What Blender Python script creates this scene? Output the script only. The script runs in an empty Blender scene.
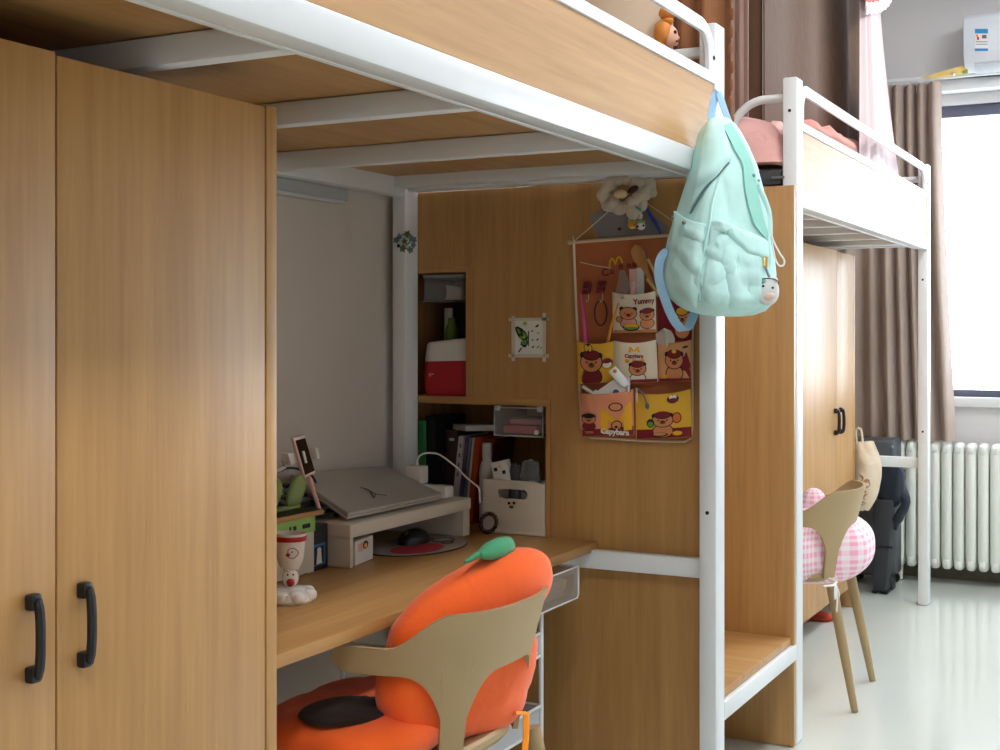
import bpy, bmesh, math, random
from math import sin, cos, tan, pi, radians, sqrt, atan
from mathutils import Vector, Matrix, noise as mnoise
R = random.Random(7)
S = bpy.context.scene
C = S.collection
# ---------------------------------------------------------------- camera numbers (photo frame 1000 x 750)
F, U0, V0, H = 1310.0, 500.0, 334.0, 1.25
TH = atan(682.0 / 1310.0)
cT, sT = cos(TH), sin(TH)

def ray(u, v):
    a = (u - U0) / F
    return Vector((a * cT - sT, a * sT + cT, (V0 - v) / F))
def onX(u, v, X):
    d = ray(u, v); t = X / d.x
    return Vector((X, d.y * t, H + d.z * t))
def onY(u, v, Y):
    d = ray(u, v); t = Y / d.y
    return Vector((d.x * t, Y, H + d.z * t))
def onZ(u, v, Z):
    d = ray(u, v); t = (Z - H) / d.z
    return Vector((d.x * t, d.y * t, Z))
def onD(u, v, D):
    d = ray(u, v)
    return Vector((d.x * D, d.y * D, H + d.z * D))

# ---------------------------------------------------------------- materials
def lin(c):
    def f(x):
        x /= 255.0
        return x / 12.92 if x <= 0.04045 else ((x + 0.055) / 1.055) ** 2.4
    return (f(c[0]), f(c[1]), f(c[2]), 1.0)
MATS = {}
def _new(name):
    m = bpy.data.materials.new(name); m.use_nodes = True
    nt = m.node_tree; b = nt.nodes['Principled BSDF']
    return m, nt, b
def plain(name, col, rough=0.5, metal=0.0, var=0.06, scale=30.0, bump=0.0, spec=None, coat=0.0, sheen=0.0):
    if name in MATS: return MATS[name]
    m, nt, b = _new(name)
    tc = nt.nodes.new('ShaderNodeTexCoord')
    n = nt.nodes.new('ShaderNodeTexNoise'); n.inputs['Scale'].default_value = scale
    n.inputs['Detail'].default_value = 3
    nt.links.new(tc.outputs['Object'], n.inputs['Vector'])
    r = nt.nodes.new('ShaderNodeMapRange')
    r.inputs['To Min'].default_value = 1 - var; r.inputs['To Max'].default_value = 1 + var
    nt.links.new(n.outputs['Fac'], r.inputs['Value'])
    mx = nt.nodes.new('ShaderNodeVectorMath'); mx.operation = 'SCALE'
    mx.inputs[0].default_value = lin(col)[:3]
    nt.links.new(r.outputs['Result'], mx.inputs['Scale'])
    nt.links.new(mx.outputs['Vector'], b.inputs['Base Color'])
    b.inputs['Roughness'].default_value = rough; b.inputs['Metallic'].default_value = metal
    if spec is not None: b.inputs['Specular IOR Level'].default_value = spec
    if coat: b.inputs['Coat Weight'].default_value = coat; b.inputs['Coat Roughness'].default_value = 0.15
    if sheen: b.inputs['Sheen Weight'].default_value = sheen
    if bump:
        bp = nt.nodes.new('ShaderNodeBump'); bp.inputs['Strength'].default_value = bump
        bp.inputs['Distance'].default_value = 0.01
        nt.links.new(n.outputs['Fac'], bp.inputs['Height']); nt.links.new(bp.outputs['Normal'], b.inputs['Normal'])
    MATS[name] = m; return m
def wood(name, c1, c2, axis='z', rough=0.32, fine=1.0):
    if name in MATS: return MATS[name]
    m, nt, b = _new(name)
    tc = nt.nodes.new('ShaderNodeTexCoord')
    mp = nt.nodes.new('ShaderNodeMapping')
    sc = {'x': (1.2, 26, 26), 'y': (26, 1.2, 26), 'z': (26, 26, 1.2)}[axis]
    mp.inputs['Scale'].default_value = [s * fine for s in sc]
    nt.links.new(tc.outputs['Object'], mp.inputs['Vector'])
    n = nt.nodes.new('ShaderNodeTexNoise'); n.inputs['Scale'].default_value = 1.0
    n.inputs['Detail'].default_value = 6; n.inputs['Roughness'].default_value = 0.62
    n.inputs['Distortion'].default_value = 0.5
    nt.links.new(mp.outputs['Vector'], n.inputs['Vector'])
    mp2 = nt.nodes.new('ShaderNodeMapping'); mp2.inputs['Scale'].default_value = [s * 4 for s in sc]
    nt.links.new(tc.outputs['Object'], mp2.inputs['Vector'])
    n2 = nt.nodes.new('ShaderNodeTexNoise'); n2.inputs['Scale'].default_value = 1.0; n2.inputs['Detail'].default_value = 4
    nt.links.new(mp2.outputs['Vector'], n2.inputs['Vector'])
    ad = nt.nodes.new('ShaderNodeMath'); ad.operation = 'MULTIPLY_ADD'; ad.inputs[1].default_value = 0.35
    nt.links.new(n2.outputs['Fac'], ad.inputs[0]); nt.links.new(n.outputs['Fac'], ad.inputs[2])
    cr = nt.nodes.new('ShaderNodeValToRGB')
    cr.color_ramp.elements[0].position = 0.42; cr.color_ramp.elements[0].color = lin(c2)
    cr.color_ramp.elements[1].position = 0.85; cr.color_ramp.elements[1].color = lin(c1)
    nt.links.new(ad.outputs[0], cr.inputs['Fac'])
    nt.links.new(cr.outputs['Color'], b.inputs['Base Color'])
    b.inputs['Roughness'].default_value = rough
    bp = nt.nodes.new('ShaderNodeBump'); bp.inputs['Strength'].default_value = 0.05; bp.inputs['Distance'].default_value = 0.002
    nt.links.new(ad.outputs[0], bp.inputs['Height']); nt.links.new(bp.outputs['Normal'], b.inputs['Normal'])
    MATS[name] = m; return m
def cloth(name, col, rough=0.85, weave=900.0, var=0.08, sheen=0.15, crease=0.0):
    if name in MATS: return MATS[name]
    m = plain(name, col, rough, 0, var, 14.0, 0.0, spec=0.2, sheen=sheen)
    nt = m.node_tree; b = nt.nodes['Principled BSDF']
    tc = nt.nodes['Texture Coordinate']
    n = nt.nodes.new('ShaderNodeTexNoise'); n.inputs['Scale'].default_value = 16.0; n.inputs['Detail'].default_value = 5
    n.inputs['Distortion'].default_value = 0.8
    nt.links.new(tc.outputs['Object'], n.inputs['Vector'])
    bp = nt.nodes.new('ShaderNodeBump'); bp.inputs['Strength'].default_value = 0.15 + crease; bp.inputs['Distance'].default_value = 0.02
    nt.links.new(n.outputs['Fac'], bp.inputs['Height']); nt.links.new(bp.outputs['Normal'], b.inputs['Normal'])
    return m
def clear(name, col=(235, 240, 245), alpha=0.25, rough=0.1):
    if name in MATS: return MATS[name]
    m, nt, b = _new(name)
    b.inputs['Base Color'].default_value = lin(col); b.inputs['Roughness'].default_value = rough
    t = nt.nodes.new('ShaderNodeBsdfTransparent'); mx = nt.nodes.new('ShaderNodeMixShader')
    lw = nt.nodes.new('ShaderNodeLayerWeight'); lw.inputs['Blend'].default_value = 0.35
    mr = nt.nodes.new('ShaderNodeMapRange'); mr.inputs['To Min'].default_value = alpha; mr.inputs['To Max'].default_value = min(1, alpha + 0.55)
    nt.links.new(lw.outputs['Facing'], mr.inputs['Value'])
    nt.links.new(mr.outputs['Result'], mx.inputs['Fac'])
    nt.links.new(t.outputs[0], mx.inputs[1]); nt.links.new(b.outputs[0], mx.inputs[2])
    nt.links.new(mx.outputs[0], nt.nodes['Material Output'].inputs['Surface'])
    MATS[name] = m; return m
def emit(name, col, strength):
    if name in MATS: return MATS[name]
    m, nt, b = _new(name)
    b.inputs['Base Color'].default_value = lin(col)
    b.inputs['Emission Color'].default_value = lin(col); b.inputs['Emission Strength'].default_value = strength
    MATS[name] = m; return m

# ---------------------------------------------------------------- mesh builder (several primitives, ONE mesh object)
class B:
    def __init__(s, mat=None):
        s.bm = bmesh.new(); s.mats = []; s.mi = 0
        if mat: s.use(mat)
    def use(s, mat):
        if mat not in s.mats: s.mats.append(mat)
        s.mi = s.mats.index(mat); return s
    def add(s, t):
        for f in t.faces: f.material_index = s.mi; f.smooth = True
        bmesh.ops.recalc_face_normals(t, faces=t.faces[:])
        me = bpy.data.meshes.new('tmp'); t.to_mesh(me); t.free()
        s.bm.from_mesh(me); bpy.data.meshes.remove(me); return s
    def box(s, x0, x1, y0, y1, z0, z1, bev=0.0, seg=2, M=None):
        t = bmesh.new()
        bmesh.ops.create_cube(t, size=1.0)
        for v in t.verts:
            v.co = Vector(((x0 + x1) / 2 + v.co.x * (x1 - x0), (y0 + y1) / 2 + v.co.y * (y1 - y0), (z0 + z1) / 2 + v.co.z * (z1 - z0)))
        if bev:
            bmesh.ops.bevel(t, geom=t.edges[:], offset=bev, segments=seg, profile=0.5, affect='EDGES')
        if M is not None: t.transform(M)
        return s.add(t)
    def tube(s, pts, r, seg=10, closed=False, r2=None, up=None, cap=True):
        pts = [Vector(p) for p in pts]; n = len(pts)
        t = bmesh.new(); rings = []; prev = None
        for i, p in enumerate(pts):
            if closed: d = pts[(i + 1) % n] - pts[i - 1]
            else: d = pts[min(i + 1, n - 1)] - pts[max(i - 1, 0)]
            d.normalize()
            if up is not None:
                a = Vector(up); a = (a - d * a.dot(d))
                if a.length < 1e-5: a = d.orthogonal()
            elif prev is None: a = d.orthogonal()
            else:
                a = prev - d * prev.dot(d)
                if a.length < 1e-5: a = d.orthogonal()
            a.normalize(); prev = a; b = d.cross(a)
            ri = r[i] if isinstance(r, (list, tuple)) else r
            rj = ri if r2 is None else (r2[i] if isinstance(r2, (list, tuple)) else r2)
            rings.append([t.verts.new(p + a * ri * cos(2 * pi * k / seg + pi / seg) + b * rj * sin(2 * pi * k / seg + pi / seg)) for k in range(seg)])
        m = n if closed else n - 1
        for i in range(m):
            A = rings[i]; D = rings[(i + 1) % n]
            for k in range(seg): t.faces.new((A[k], A[(k + 1) % seg], D[(k + 1) % seg], D[k]))
        if cap and not closed:
            t.faces.new(rings[0][::-1]); t.faces.new(rings[-1])
        return s.add(t)
    def lathe(s, prof, c=(0, 0, 0), seg=24, M=None):
        t = bmesh.new(); rings = []
        for (r, z) in prof:
            rings.append([t.verts.new((c[0] + max(r, 1e-5) * cos(2 * pi * k / seg), c[1] + max(r, 1e-5) * sin(2 * pi * k / seg), c[2] + z)) for k in range(seg)])
        for A, D in zip(rings, rings[1:]):
            for k in range(seg): t.faces.new((A[k], A[(k + 1) % seg], D[(k + 1) % seg], D[k]))
        t.faces.new(rings[0][::-1]); t.faces.new(rings[-1])
        bmesh.ops.remove_doubles(t, verts=t.verts[:], dist=2e-5)
        if M is not None: t.transform(M)
        return s.add(t)
    def ell(s, c, rad, e=1.0, seg=20, rings=12, M=None, fn=None):
        t = bmesh.new(); bmesh.ops.create_uvsphere(t, u_segments=seg, v_segments=rings, radius=1.0)
        sg = lambda x: (abs(x) ** e) * (1 if x >= 0 else -1)
        for v in t.verts:
            p = v.co.copy()
            if e != 1.0: p = Vector((sg(p.x), sg(p.y), sg(p.z)))
            if fn: p = fn(p)
            v.co = Vector((p.x * rad[0], p.y * rad[1], p.z * rad[2]))
        if M is not None: t.transform(M)
        bmesh.ops.translate(t, verts=t.verts[:], vec=Vector(c))
        return s.add(t)
    def prism(s, outline, vec, bev=0.0):
        t = bmesh.new(); vec = Vector(vec)
        a = [t.verts.new(Vector(p)) for p in outline]; b = [t.verts.new(Vector(p) + vec) for p in outline]
        t.faces.new(a[::-1]); t.faces.new(b); n = len(a)
        for i in range(n): t.faces.new((a[i], a[(i + 1) % n], b[(i + 1) % n], b[i]))
        if bev: bmesh.ops.bevel(t, geom=t.edges[:], offset=bev, segments=2, profile=0.5, affect='EDGES')
        return s.add(t)
    def loft(s, rings, cap=True, closed=False):
        t = bmesh.new(); vr = [[t.verts.new(Vector(p)) for p in r] for r in rings]; n = len(vr[0])
        for i in range(len(vr) if closed else len(vr) - 1):
            A = vr[i]; D = vr[(i + 1) % len(vr)]
            for k in range(n): t.faces.new((A[k], A[(k + 1) % n], D[(k + 1) % n], D[k]))
        if cap and not closed: t.faces.new(vr[0][::-1]); t.faces.new(vr[-1])
        return s.add(t)
    def grid(s, fn, nu, nv, thick=0.0, off=None):
        """sheet fn(a,b), a,b in 0..1; with thickness it becomes a closed slab (off = direction or None for normals)"""
        t = bmesh.new(); uvl = t.loops.layers.uv.new('UVMap')
        g = [[t.verts.new(Vector(fn(i / nu, j / nv))) for j in range(nv + 1)] for i in range(nu + 1)]
        for i in range(nu):
            for j in range(nv):
                f = t.faces.new((g[i][j], g[i + 1][j], g[i + 1][j + 1], g[i][j + 1]))
                for l, (a, b) in zip(f.loops, ((i, j), (i + 1, j), (i + 1, j + 1), (i, j + 1))): l[uvl].uv = (a / nu, b / nv)
        if thick:
            t.normal_update()
            h = [[t.verts.new(v.co - v.normal * thick) for v in col] for col in g]
            def q(fv, uvs):
                f = t.faces.new(fv)
                for l, w in zip(f.loops, uvs): l[uvl].uv = w
            for i in range(nu):
                for j in range(nv): q((h[i][j], h[i][j + 1], h[i + 1][j + 1], h[i + 1][j]), ((i / nu, j / nv), (i / nu, (j + 1) / nv), ((i + 1) / nu, (j + 1) / nv), ((i + 1) / nu, j / nv)))
            for i in range(nu):
                for j in (0, nv): q((g[i][j], g[i + 1][j], h[i + 1][j], h[i][j]), ((i / nu, j / nv),) * 4)
            for j in range(nv):
                for i in (0, nu): q((g[i][j], g[i][j + 1], h[i][j + 1], h[i][j]), ((i / nu, j / nv),) * 4)
        return s.add(t)
    def mesh_text(s, body, size, M, depth=0.0006):
        cu = bpy.data.curves.new('tmp_text', 'FONT'); cu.body = body; cu.size = size; cu.extrude = depth
        cu.align_x = 'CENTER'; cu.align_y = 'CENTER'; cu.resolution_u = 3; cu.offset = size * 0.03
        o = bpy.data.objects.new('tmp_text', cu); C.objects.link(o)
        dg = bpy.context.evaluated_depsgraph_get(); dg.update()
        me = bpy.data.meshes.new_from_object(o.evaluated_get(dg))
        t = bmesh.new(); t.from_mesh(me); t.transform(M)
        bpy.data.meshes.remove(me); bpy.data.objects.remove(o); bpy.data.curves.remove(cu)
        return s.add(t)

def _fin(me, sharp):
    me.update()
    try: me.set_sharp_from_angle(angle=radians(sharp))
    except Exception: pass
WM = {}
def obj(name, b, parent=None, local=False, sharp=38, origin=None):
    """link the builder's mesh as one object; geometry is in world space unless local"""
    me = bpy.data.meshes.new(name); b.bm.to_mesh(me); b.bm.free()
    for m in b.mats: me.materials.append(m)
    o = bpy.data.objects.new(name, me); C.objects.link(o)
    if parent is not None:
        o.parent = parent
        if not local: me.transform(WM[parent.name].inverted())
        WM[o.name] = WM[parent.name]
    else:
        if not local:
            xs = [v.co.x for v in me.vertices]; ys = [v.co.y for v in me.vertices]; zs = [v.co.z for v in me.vertices]
            base = Vector(origin) if origin is not None else Vector(((min(xs) + max(xs)) / 2, (min(ys) + max(ys)) / 2, min(zs)))
            me.transform(Matrix.Translation(-base)); o.location = base
            WM[o.name] = Matrix.Translation(base)
        else: WM[o.name] = Matrix.Identity(4)
    _fin(me, sharp); return o
def tag(o, label, cat, group=None, kind=None):
    o['label'] = label; o['category'] = cat
    if group: o['group'] = group
    if kind: o['kind'] = kind
    return o
def thing(name, label, cat, loc=(0, 0, 0), rz=0.0, group=None):
    o = bpy.data.objects.new(name, None); C.objects.link(o); o.empty_display_size = 0.1
    o.location = loc; o.rotation_euler = (0, 0, rz)
    WM[o.name] = Matrix.Translation(Vector(loc)) @ Matrix.Rotation(rz, 4, 'Z')
    return tag(o, label, cat, group)
def one(name, b, label, cat, group=None, **k):
    return tag(obj(name, b, **k), label, cat, group)
def struct(name, b, parent=None):
    o = obj(name, b, parent)
    if parent is None: o['kind'] = 'structure'
    return o
def arc(c, r, a0, a1, n, ax=(1, 0, 0), ay=(0, 0, 1)):
    c = Vector(c); ax = Vector(ax); ay = Vector(ay)
    return [c + ax * r * cos(radians(a0 + (a1 - a0) * i / n)) + ay * r * sin(radians(a0 + (a1 - a0) * i / n)) for i in range(n + 1)]
def bez(pts, n=24):
    """Catmull-Rom through points"""
    P = [Vector(p) for p in pts]; P = [P[0] * 2 - P[1]] + P + [P[-1] * 2 - P[-2]]; out = []
    m = len(P) - 3
    for i in range(m):
        k = max(2, n // m)
        for j in range(k + (1 if i == m - 1 else 0)):
            t = j / k; a, b, c, d = P[i:i + 4]
            out.append(0.5 * ((2 * b) + (c - a) * t + (2 * a - 5 * b + 4 * c - d) * t * t + (3 * b - a - 3 * c + d) * t ** 3))
    return out
SKY, LAMP, EXPO = 11.0, 31.0, 0.05
# ================================================================ palette
WOOD = wood('oak_board', (192, 147, 90), (166, 121, 69), 'z', .40)
WOODY = wood('oak_board_lengthwise', (192, 147, 90), (166, 121, 69), 'y', .42)
WOODX = wood('oak_board_crosswise', (190, 145, 88), (164, 119, 67), 'x', .42)
WHITE = plain('white_enamel', (230, 234, 236), 0.35, var=0.02)
WALL = plain('wall_paint', (222, 220, 221), 0.9, var=0.02, scale=3)
BLACK = plain('black_metal', (24, 24, 28), 0.35)
HOLE = plain('bolt_hole', (12, 12, 12), 0.8)
SEAM = plain('edge_band', (120, 82, 48), 0.6)
# ================================================================ the room
WX, YW, RX, NY, CZ = -2.017, 7.0, 1.95, -2.2, 3.2
m, nt, b_ = _new('floor_tile'); MATS['floor_tile'] = m
tc = nt.nodes.new('ShaderNodeTexCoord'); n1 = nt.nodes.new('ShaderNodeTexNoise'); n1.inputs['Scale'].default_value = 1.6
n1.inputs['Detail'].default_value = 6
cr = nt.nodes.new('ShaderNodeValToRGB'); cr.color_ramp.elements[0].color = lin((198, 204, 197)); cr.color_ramp.elements[1].color = lin((216, 222, 215))
nt.links.new(tc.outputs['Object'], n1.inputs['Vector']); nt.links.new(n1.outputs['Fac'], cr.inputs['Fac'])
nt.links.new(cr.outputs['Color'], b_.inputs['Base Color']); b_.inputs['Roughness'].default_value = 0.10
FLOOR = m
b = B(FLOOR); b.box(WX - .1, RX + .1, NY - .1, YW + .1, -.1, 0); struct('floor', b)
b = B(WALL); b.box(WX - .1, RX + .1, NY - .1, YW + .1, CZ, CZ + .1); struct('ceiling', b)
b = B(plain('left_wall_paint', (206, 197, 187), 0.9, var=0.02, scale=3)); b.box(WX - .1, WX, NY, YW, 0, CZ); struct('wall_left', b)
b = B(WALL); b.box(RX, RX + .1, NY, YW, 0, CZ); struct('wall_right', b)
b = B(WALL); b.box(WX - .1, RX + .1, NY - .1, NY, 0, CZ); struct('wall_near', b)
wx0, wx1, wz0, wz1 = -1.30, 1.45, .93, 2.42
b = B(WALL)
b.box(WX - .1, wx0, YW, YW + .2, 0, CZ); b.box(wx1, RX + .1, YW, YW + .2, 0, CZ)
b.box(wx0, wx1, YW, YW + .2, 0, wz0); b.box(wx0, wx1, YW, YW + .2, wz1, CZ)
struct('wall_far', b)
FRM = plain('window_frame_paint', (92, 96, 116), 0.4)
GL = clear('window_glass', (245, 250, 255), 0.03, 0.02)
b = B(FRM)
for (x0, x1, z0, z1) in ((wx0, wx1, wz0, wz0 + .035), (wx0, wx1, wz1 - .06, wz1), (wx0, wx0 + .05, wz0, wz1), (wx1 - .05, wx1, wz0, wz1), (.05, .1, wz0, wz1)):
    b.box(x0, x1, YW + .03, YW + .09, z0, z1)
w = struct('window_1', b)
b = B(GL); b.box(wx0 + .05, wx1 - .05, YW + .055, YW + .061, wz0 + .035, wz1 - .06); struct('pane', b, w)
b = B(WHITE); b.box(wx0 - .05, wx1 + .05, YW - .03, YW + .03, wz0 - .05, wz0, .004); struct('trim_1', b)
b = B(plain('worn_skirting', (118, 112, 96), .9, var=.3, scale=40)); b.box(WX, RX, YW - .012, YW, 0, .085); struct('baseboard_far', b)
b = B(WHITE); b.box(wx0 - .3, wx1 + .1, YW - .1, YW, 2.475, 2.53, .004); struct('trim_2', b)
# ================================================================ light
W = bpy.data.worlds.new('sky'); S.world = W; W.use_nodes = True
bg = W.node_tree.nodes['Background']; bg.inputs['Color'].default_value = (0.78, 0.90, 1.0, 1); bg.inputs['Strength'].default_value = SKY
pl = bpy.data.lights.new('window_portal', 'AREA'); pl.shape = 'RECTANGLE'; pl.size = wx1 - wx0; pl.size_y = wz1 - wz0
po = bpy.data.objects.new('window_portal', pl); C.objects.link(po); po.location = ((wx0 + wx1) / 2, YW + .15, (wz0 + wz1) / 2)
po.rotation_euler = (radians(-90), 0, 0); pl.cycles.is_portal = True
# ceiling panel lamps of the room
for i, (lx, ly) in enumerate(((-.12, .1), (-.12, 2.9), (-.05, 5.4))):
    t = thing('ceiling_lamp', ['ceiling lamp nearest the entrance end', 'ceiling lamp over the middle of the aisle', 'ceiling lamp nearest the window'][i], 'lamp', (lx, ly, CZ - .06), 0, 'ceiling lamps over the aisle')
    b = B(WHITE); b.box(lx - .16, lx + .16, ly - .62, ly + .62, CZ - .05, CZ - .001, .004); obj('housing', b, t)
    b = B(emit('lamp_diffuser_%d' % i, (249, 248, 248), LAMP * (1.0, 1.0, 1.1)[i])); b.box(lx - .14, lx + .14, ly - .6, ly + .6, CZ - .062, CZ - .05, .003); obj('diffuser', b, t)
# ================================================================ camera
cam = bpy.data.cameras.new('camera'); co = bpy.data.objects.new('camera', cam); C.objects.link(co)
cam.sensor_fit = 'HORIZONTAL'; cam.sensor_width = 36.0; cam.lens = F / 1000.0 * 36.0
co.location = (0, 0, H); co.rotation_euler = (radians(90), 0, TH)
cam.shift_y = (V0 - 375.0) / 1000.0; cam.clip_start = 0.02
S.camera = co
S.view_settings.view_transform = 'Standard'; S.view_settings.look = 'None'
S.view_settings.exposure = EXPO; S.view_settings.gamma = 1.0; S.view_settings.use_curve_mapping = False
S.cycles.max_bounces = 8; S.cycles.diffuse_bounces = 5; S.cycles.glossy_bounces = 4
S.cycles.transparent_max_bounces = 16; S.cycles.caustics_reflective = False; S.cycles.caustics_refractive = False
S.cycles.sample_clamp_indirect = 6.0
S.cycles.use_denoising = True
# ================================================================ bed frames
WOODG = wood('oak_guard_board', (196, 152, 96), (172, 128, 76), 'y', .5)
XR, XI = -1.036, -1.081      # outer / inner face of the front posts
YP = 3.235                    # face of the bookcase panel at the end of the first desk
def make_bed(y0, y1, label, near_rail, side):
    t = thing('loft_bed_frame', label, 'bed', (XR - .45, (y0 + y1) / 2, 0), 0, 'white steel loft beds along the left wall')
    b_ = lambda: B(WHITE)
    for (x0, x1) in ((XI, XR), (-1.993, -1.949)):
        for (ya, yb) in ((y0, y0 + .072), (y1 - .072, y1)):
            if ya < 1.0: continue
            p = b_(); p.box(x0, x1, ya, yb, 0.002, 2.032, .005)
            p.use(HOLE)
            for hz in (.80, 1.50, 1.93):
                p.lathe([(0, 0), (.005, 0), (.005, .0016), (0, .0016)], (0, 0, 0), 10, Matrix.Translation((x0 + .022, ya + .0002, hz)) @ Matrix.Rotation(radians(90), 4, 'X'))
            obj('post', p, t)
    ya, yb = y0 + .072, y1 - .072
    if y0 < 1.0: ya = y0
    p = b_(); p.box(XR - .05, XR, ya, yb, 1.64, 1.697, .006); p.box(XR - .062, XR - .05, ya, yb, 1.64, 1.655, .002); obj('front_rail', p, t)
    p = b_(); p.box(-1.993, -1.949, ya, yb, 1.64, 1.70, .004); obj('wall_rail', p, t)
    ys = [y0 + .09, y0 + .64, y0 + 1.17, y0 + 1.72] if side == 'near' else [y0 + .2 + k * .36 for k in range(6)]
    for yy in ys:
        if yy > yb - .1: continue
        p = b_(); p.box(-1.949, XR - .05, yy - .02, yy + .015, 1.645, 1.689, .004); obj('slat', p, t)
    p = B(WOODY); p.box(-1.95, XR - .012, ya, yb, 1.69, 1.704); obj('bed_board', p, t)
    p = B(WOODG); p.box(XR - .03, XR - .006, ya, yb, 1.698, 1.876); obj('guard_board', p, t)
    p = b_(); p.box(XR - .04, XR, ya, yb, 1.876, 1.904, .005); obj('guard_rail', p, t)
    # hand rail: flat bar, an inverted U above the guard board
    zt = 2.012; r = .07; xh = XR - .014
    pts = []
    if y0 > 1.0:
        pts += [(xh, ya + .012, 1.885), (xh, ya + .012, zt - r)] + arc((xh, ya + .012 + r, zt - r), r, 180, 90, 6, (0, 1, 0))
    else: pts += [(xh, y0 + .3, zt)]
    pts += arc((xh, yb - .012 - r, zt - r), r, 90, 0, 6, (0, 1, 0)) + [(xh, yb - .012, 1.885)]
    p = b_(); p.tube(pts, .0125, 8, r2=.018, up=(1, 0, 0)); p.use(HOLE); p.ell((xh + .0125, yb - .012, 1.94), (.003, .006, .006)); obj('hand_rail', p, t)
    # far end: beam, lower cross rail, upper guard bar
    p = b_(); p.box(-2.0, XI, y1 - .13, y1 - .075, 1.66, 1.70, .004); p.box(-1.95, XI, y1 - .06, y1 - .015, 1.655, 1.70, .004); obj('end_beam', p, t)
    p = b_(); p.box(-1.949, XI, y1 - .045, y1 - .012, .628, .677, .004); obj('cross_rail', p, t)
    p = b_(); p.box(-1.949, XI, y1 - .05, y1 - .02, 1.955, 1.98, .004); obj('end_guard', p, t)
    if near_rail:
        pts = [(XI, y0 + .03, 1.975)] + [(XI - .05, y0 + .03, 1.975)] + arc((XI - .06, y0 + .03, 1.865), .11, 90, 180, 10, (1, 0, 0)) + [(XI - .17, y0 + .03, 1.70)]
        p = b_(); p.tube(pts, .013, 10); obj('grab_handle', p, t)
        p = b_(); p.box(-1.949, XI, y0 + .03, y0 + .06, 1.66, 1.70, .004); obj('end_beam', p, t)
    return t
bed1 = make_bed(.857, 3.235, 'white loft bed frame over the wardrobe and desk, nearest the camera', False, 'near')
bed2 = make_bed(3.942, 6.322, 'white loft bed frame near the window, behind the backpack', True, 'far')
# step rail between the two frames
p = B(WHITE); p.box(XR - .025, XR, 3.236, 3.941, .261, .309, .004)
one('step_rail', p, 'white steel rail along the front of the wooden step between the beds', 'rail')

# ================================================================ wardrobes
def make_wardrobe(y0, ym, y1, xf, z0, z1, label):
    t = thing('wardrobe', label, 'wardrobe', ((xf - 2.0) / 2, (y0 + y1) / 2, 0), 0, 'oak wardrobes under the loft beds')
    w = .028
    b = B(WOOD)
    b.box(-1.99, xf, y1 - w, y1, 0.002, z1, .002); b.box(-1.99, xf, y0, y0 + w, .002, z1, .002)
    b.box(-1.99, xf - .021, y0 + w, y1 - w, z1 - .02, z1 - .004)
    b.box(-1.99, xf - .021, y0 + w, y1 - w, z0, z0 + .02); b.box(-1.99, -1.98, y0 + w, y1 - w, z0, z1 - .02)
    obj('body', b, t)
    b = B(WOOD); b.box(xf - .26, xf - .245, y0 + w, y1 - w, .002, z0); obj('plinth', b, t)
    for (ya, yb, yh) in ((y0 + w + .002, ym - .0015, ym - .047), (ym + .0015, y1 - w - .003, ym + .043)):
        b = B(WOOD); b.box(xf - .02, xf - .001, ya, yb, z0 + .003, z1 - .003 + (.004 if ya < ym - .01 else 0), .0015); d = obj('door', b, t)
        b = B(BLACK); zc = (z0 + z1) / 2 - HZ; h = .047
        b.tube([(xf + .003, yh, zc + h)] + bez([(xf + .017, yh, zc + h * .98), (xf + .0195, yh, zc + h * .5), (xf + .020, yh, zc), (xf + .0195, yh, zc - h * .5), (xf + .017, yh, zc - h * .98)], 12) + [(xf + .003, yh, zc - h)], .0062, 8, r2=.0075, up=(0, 1, 0))
        for q in (h, -h): b.box(xf - .001, xf + .015, yh - .009, yh + .009, zc + q - .011, zc + q + .011, .004)
        obj('handle', b, d)
    return t
HZ = -.0125
wd1 = make_wardrobe(.86, 1.276, 1.755, -1.33, .06, 1.625, 'tall oak wardrobe with black handles filling the left of the picture')
HZ = -.015
wd2 = make_wardrobe(5.10, 5.73, 6.08, -1.33, .10, 1.612, 'oak wardrobe under the far loft bed, beside the window curtain')

# ================================================================ desk
XD, ZD = -1.388, .695
t = thing('desk', 'oak desk under the near loft bed with laptop and cup on it', 'desk', (-1.7, 2.5, 0))
b = B(WOODY); b.box(-2.01, XD, 1.757, YP - .003, ZD - .025, ZD, .002); obj('desktop', b, t)
b = B(WOODY); b.box(-2.008, -1.99, 1.757, YP - .003, .42, ZD - .026); obj('back_rail', b, t)
for yy in (1.757, YP - .06):
    b = B(WHITE); b.box(-1.96, -1.45, yy, yy + .03, .64, .669, .003); obj('bracket', b, t)

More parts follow.
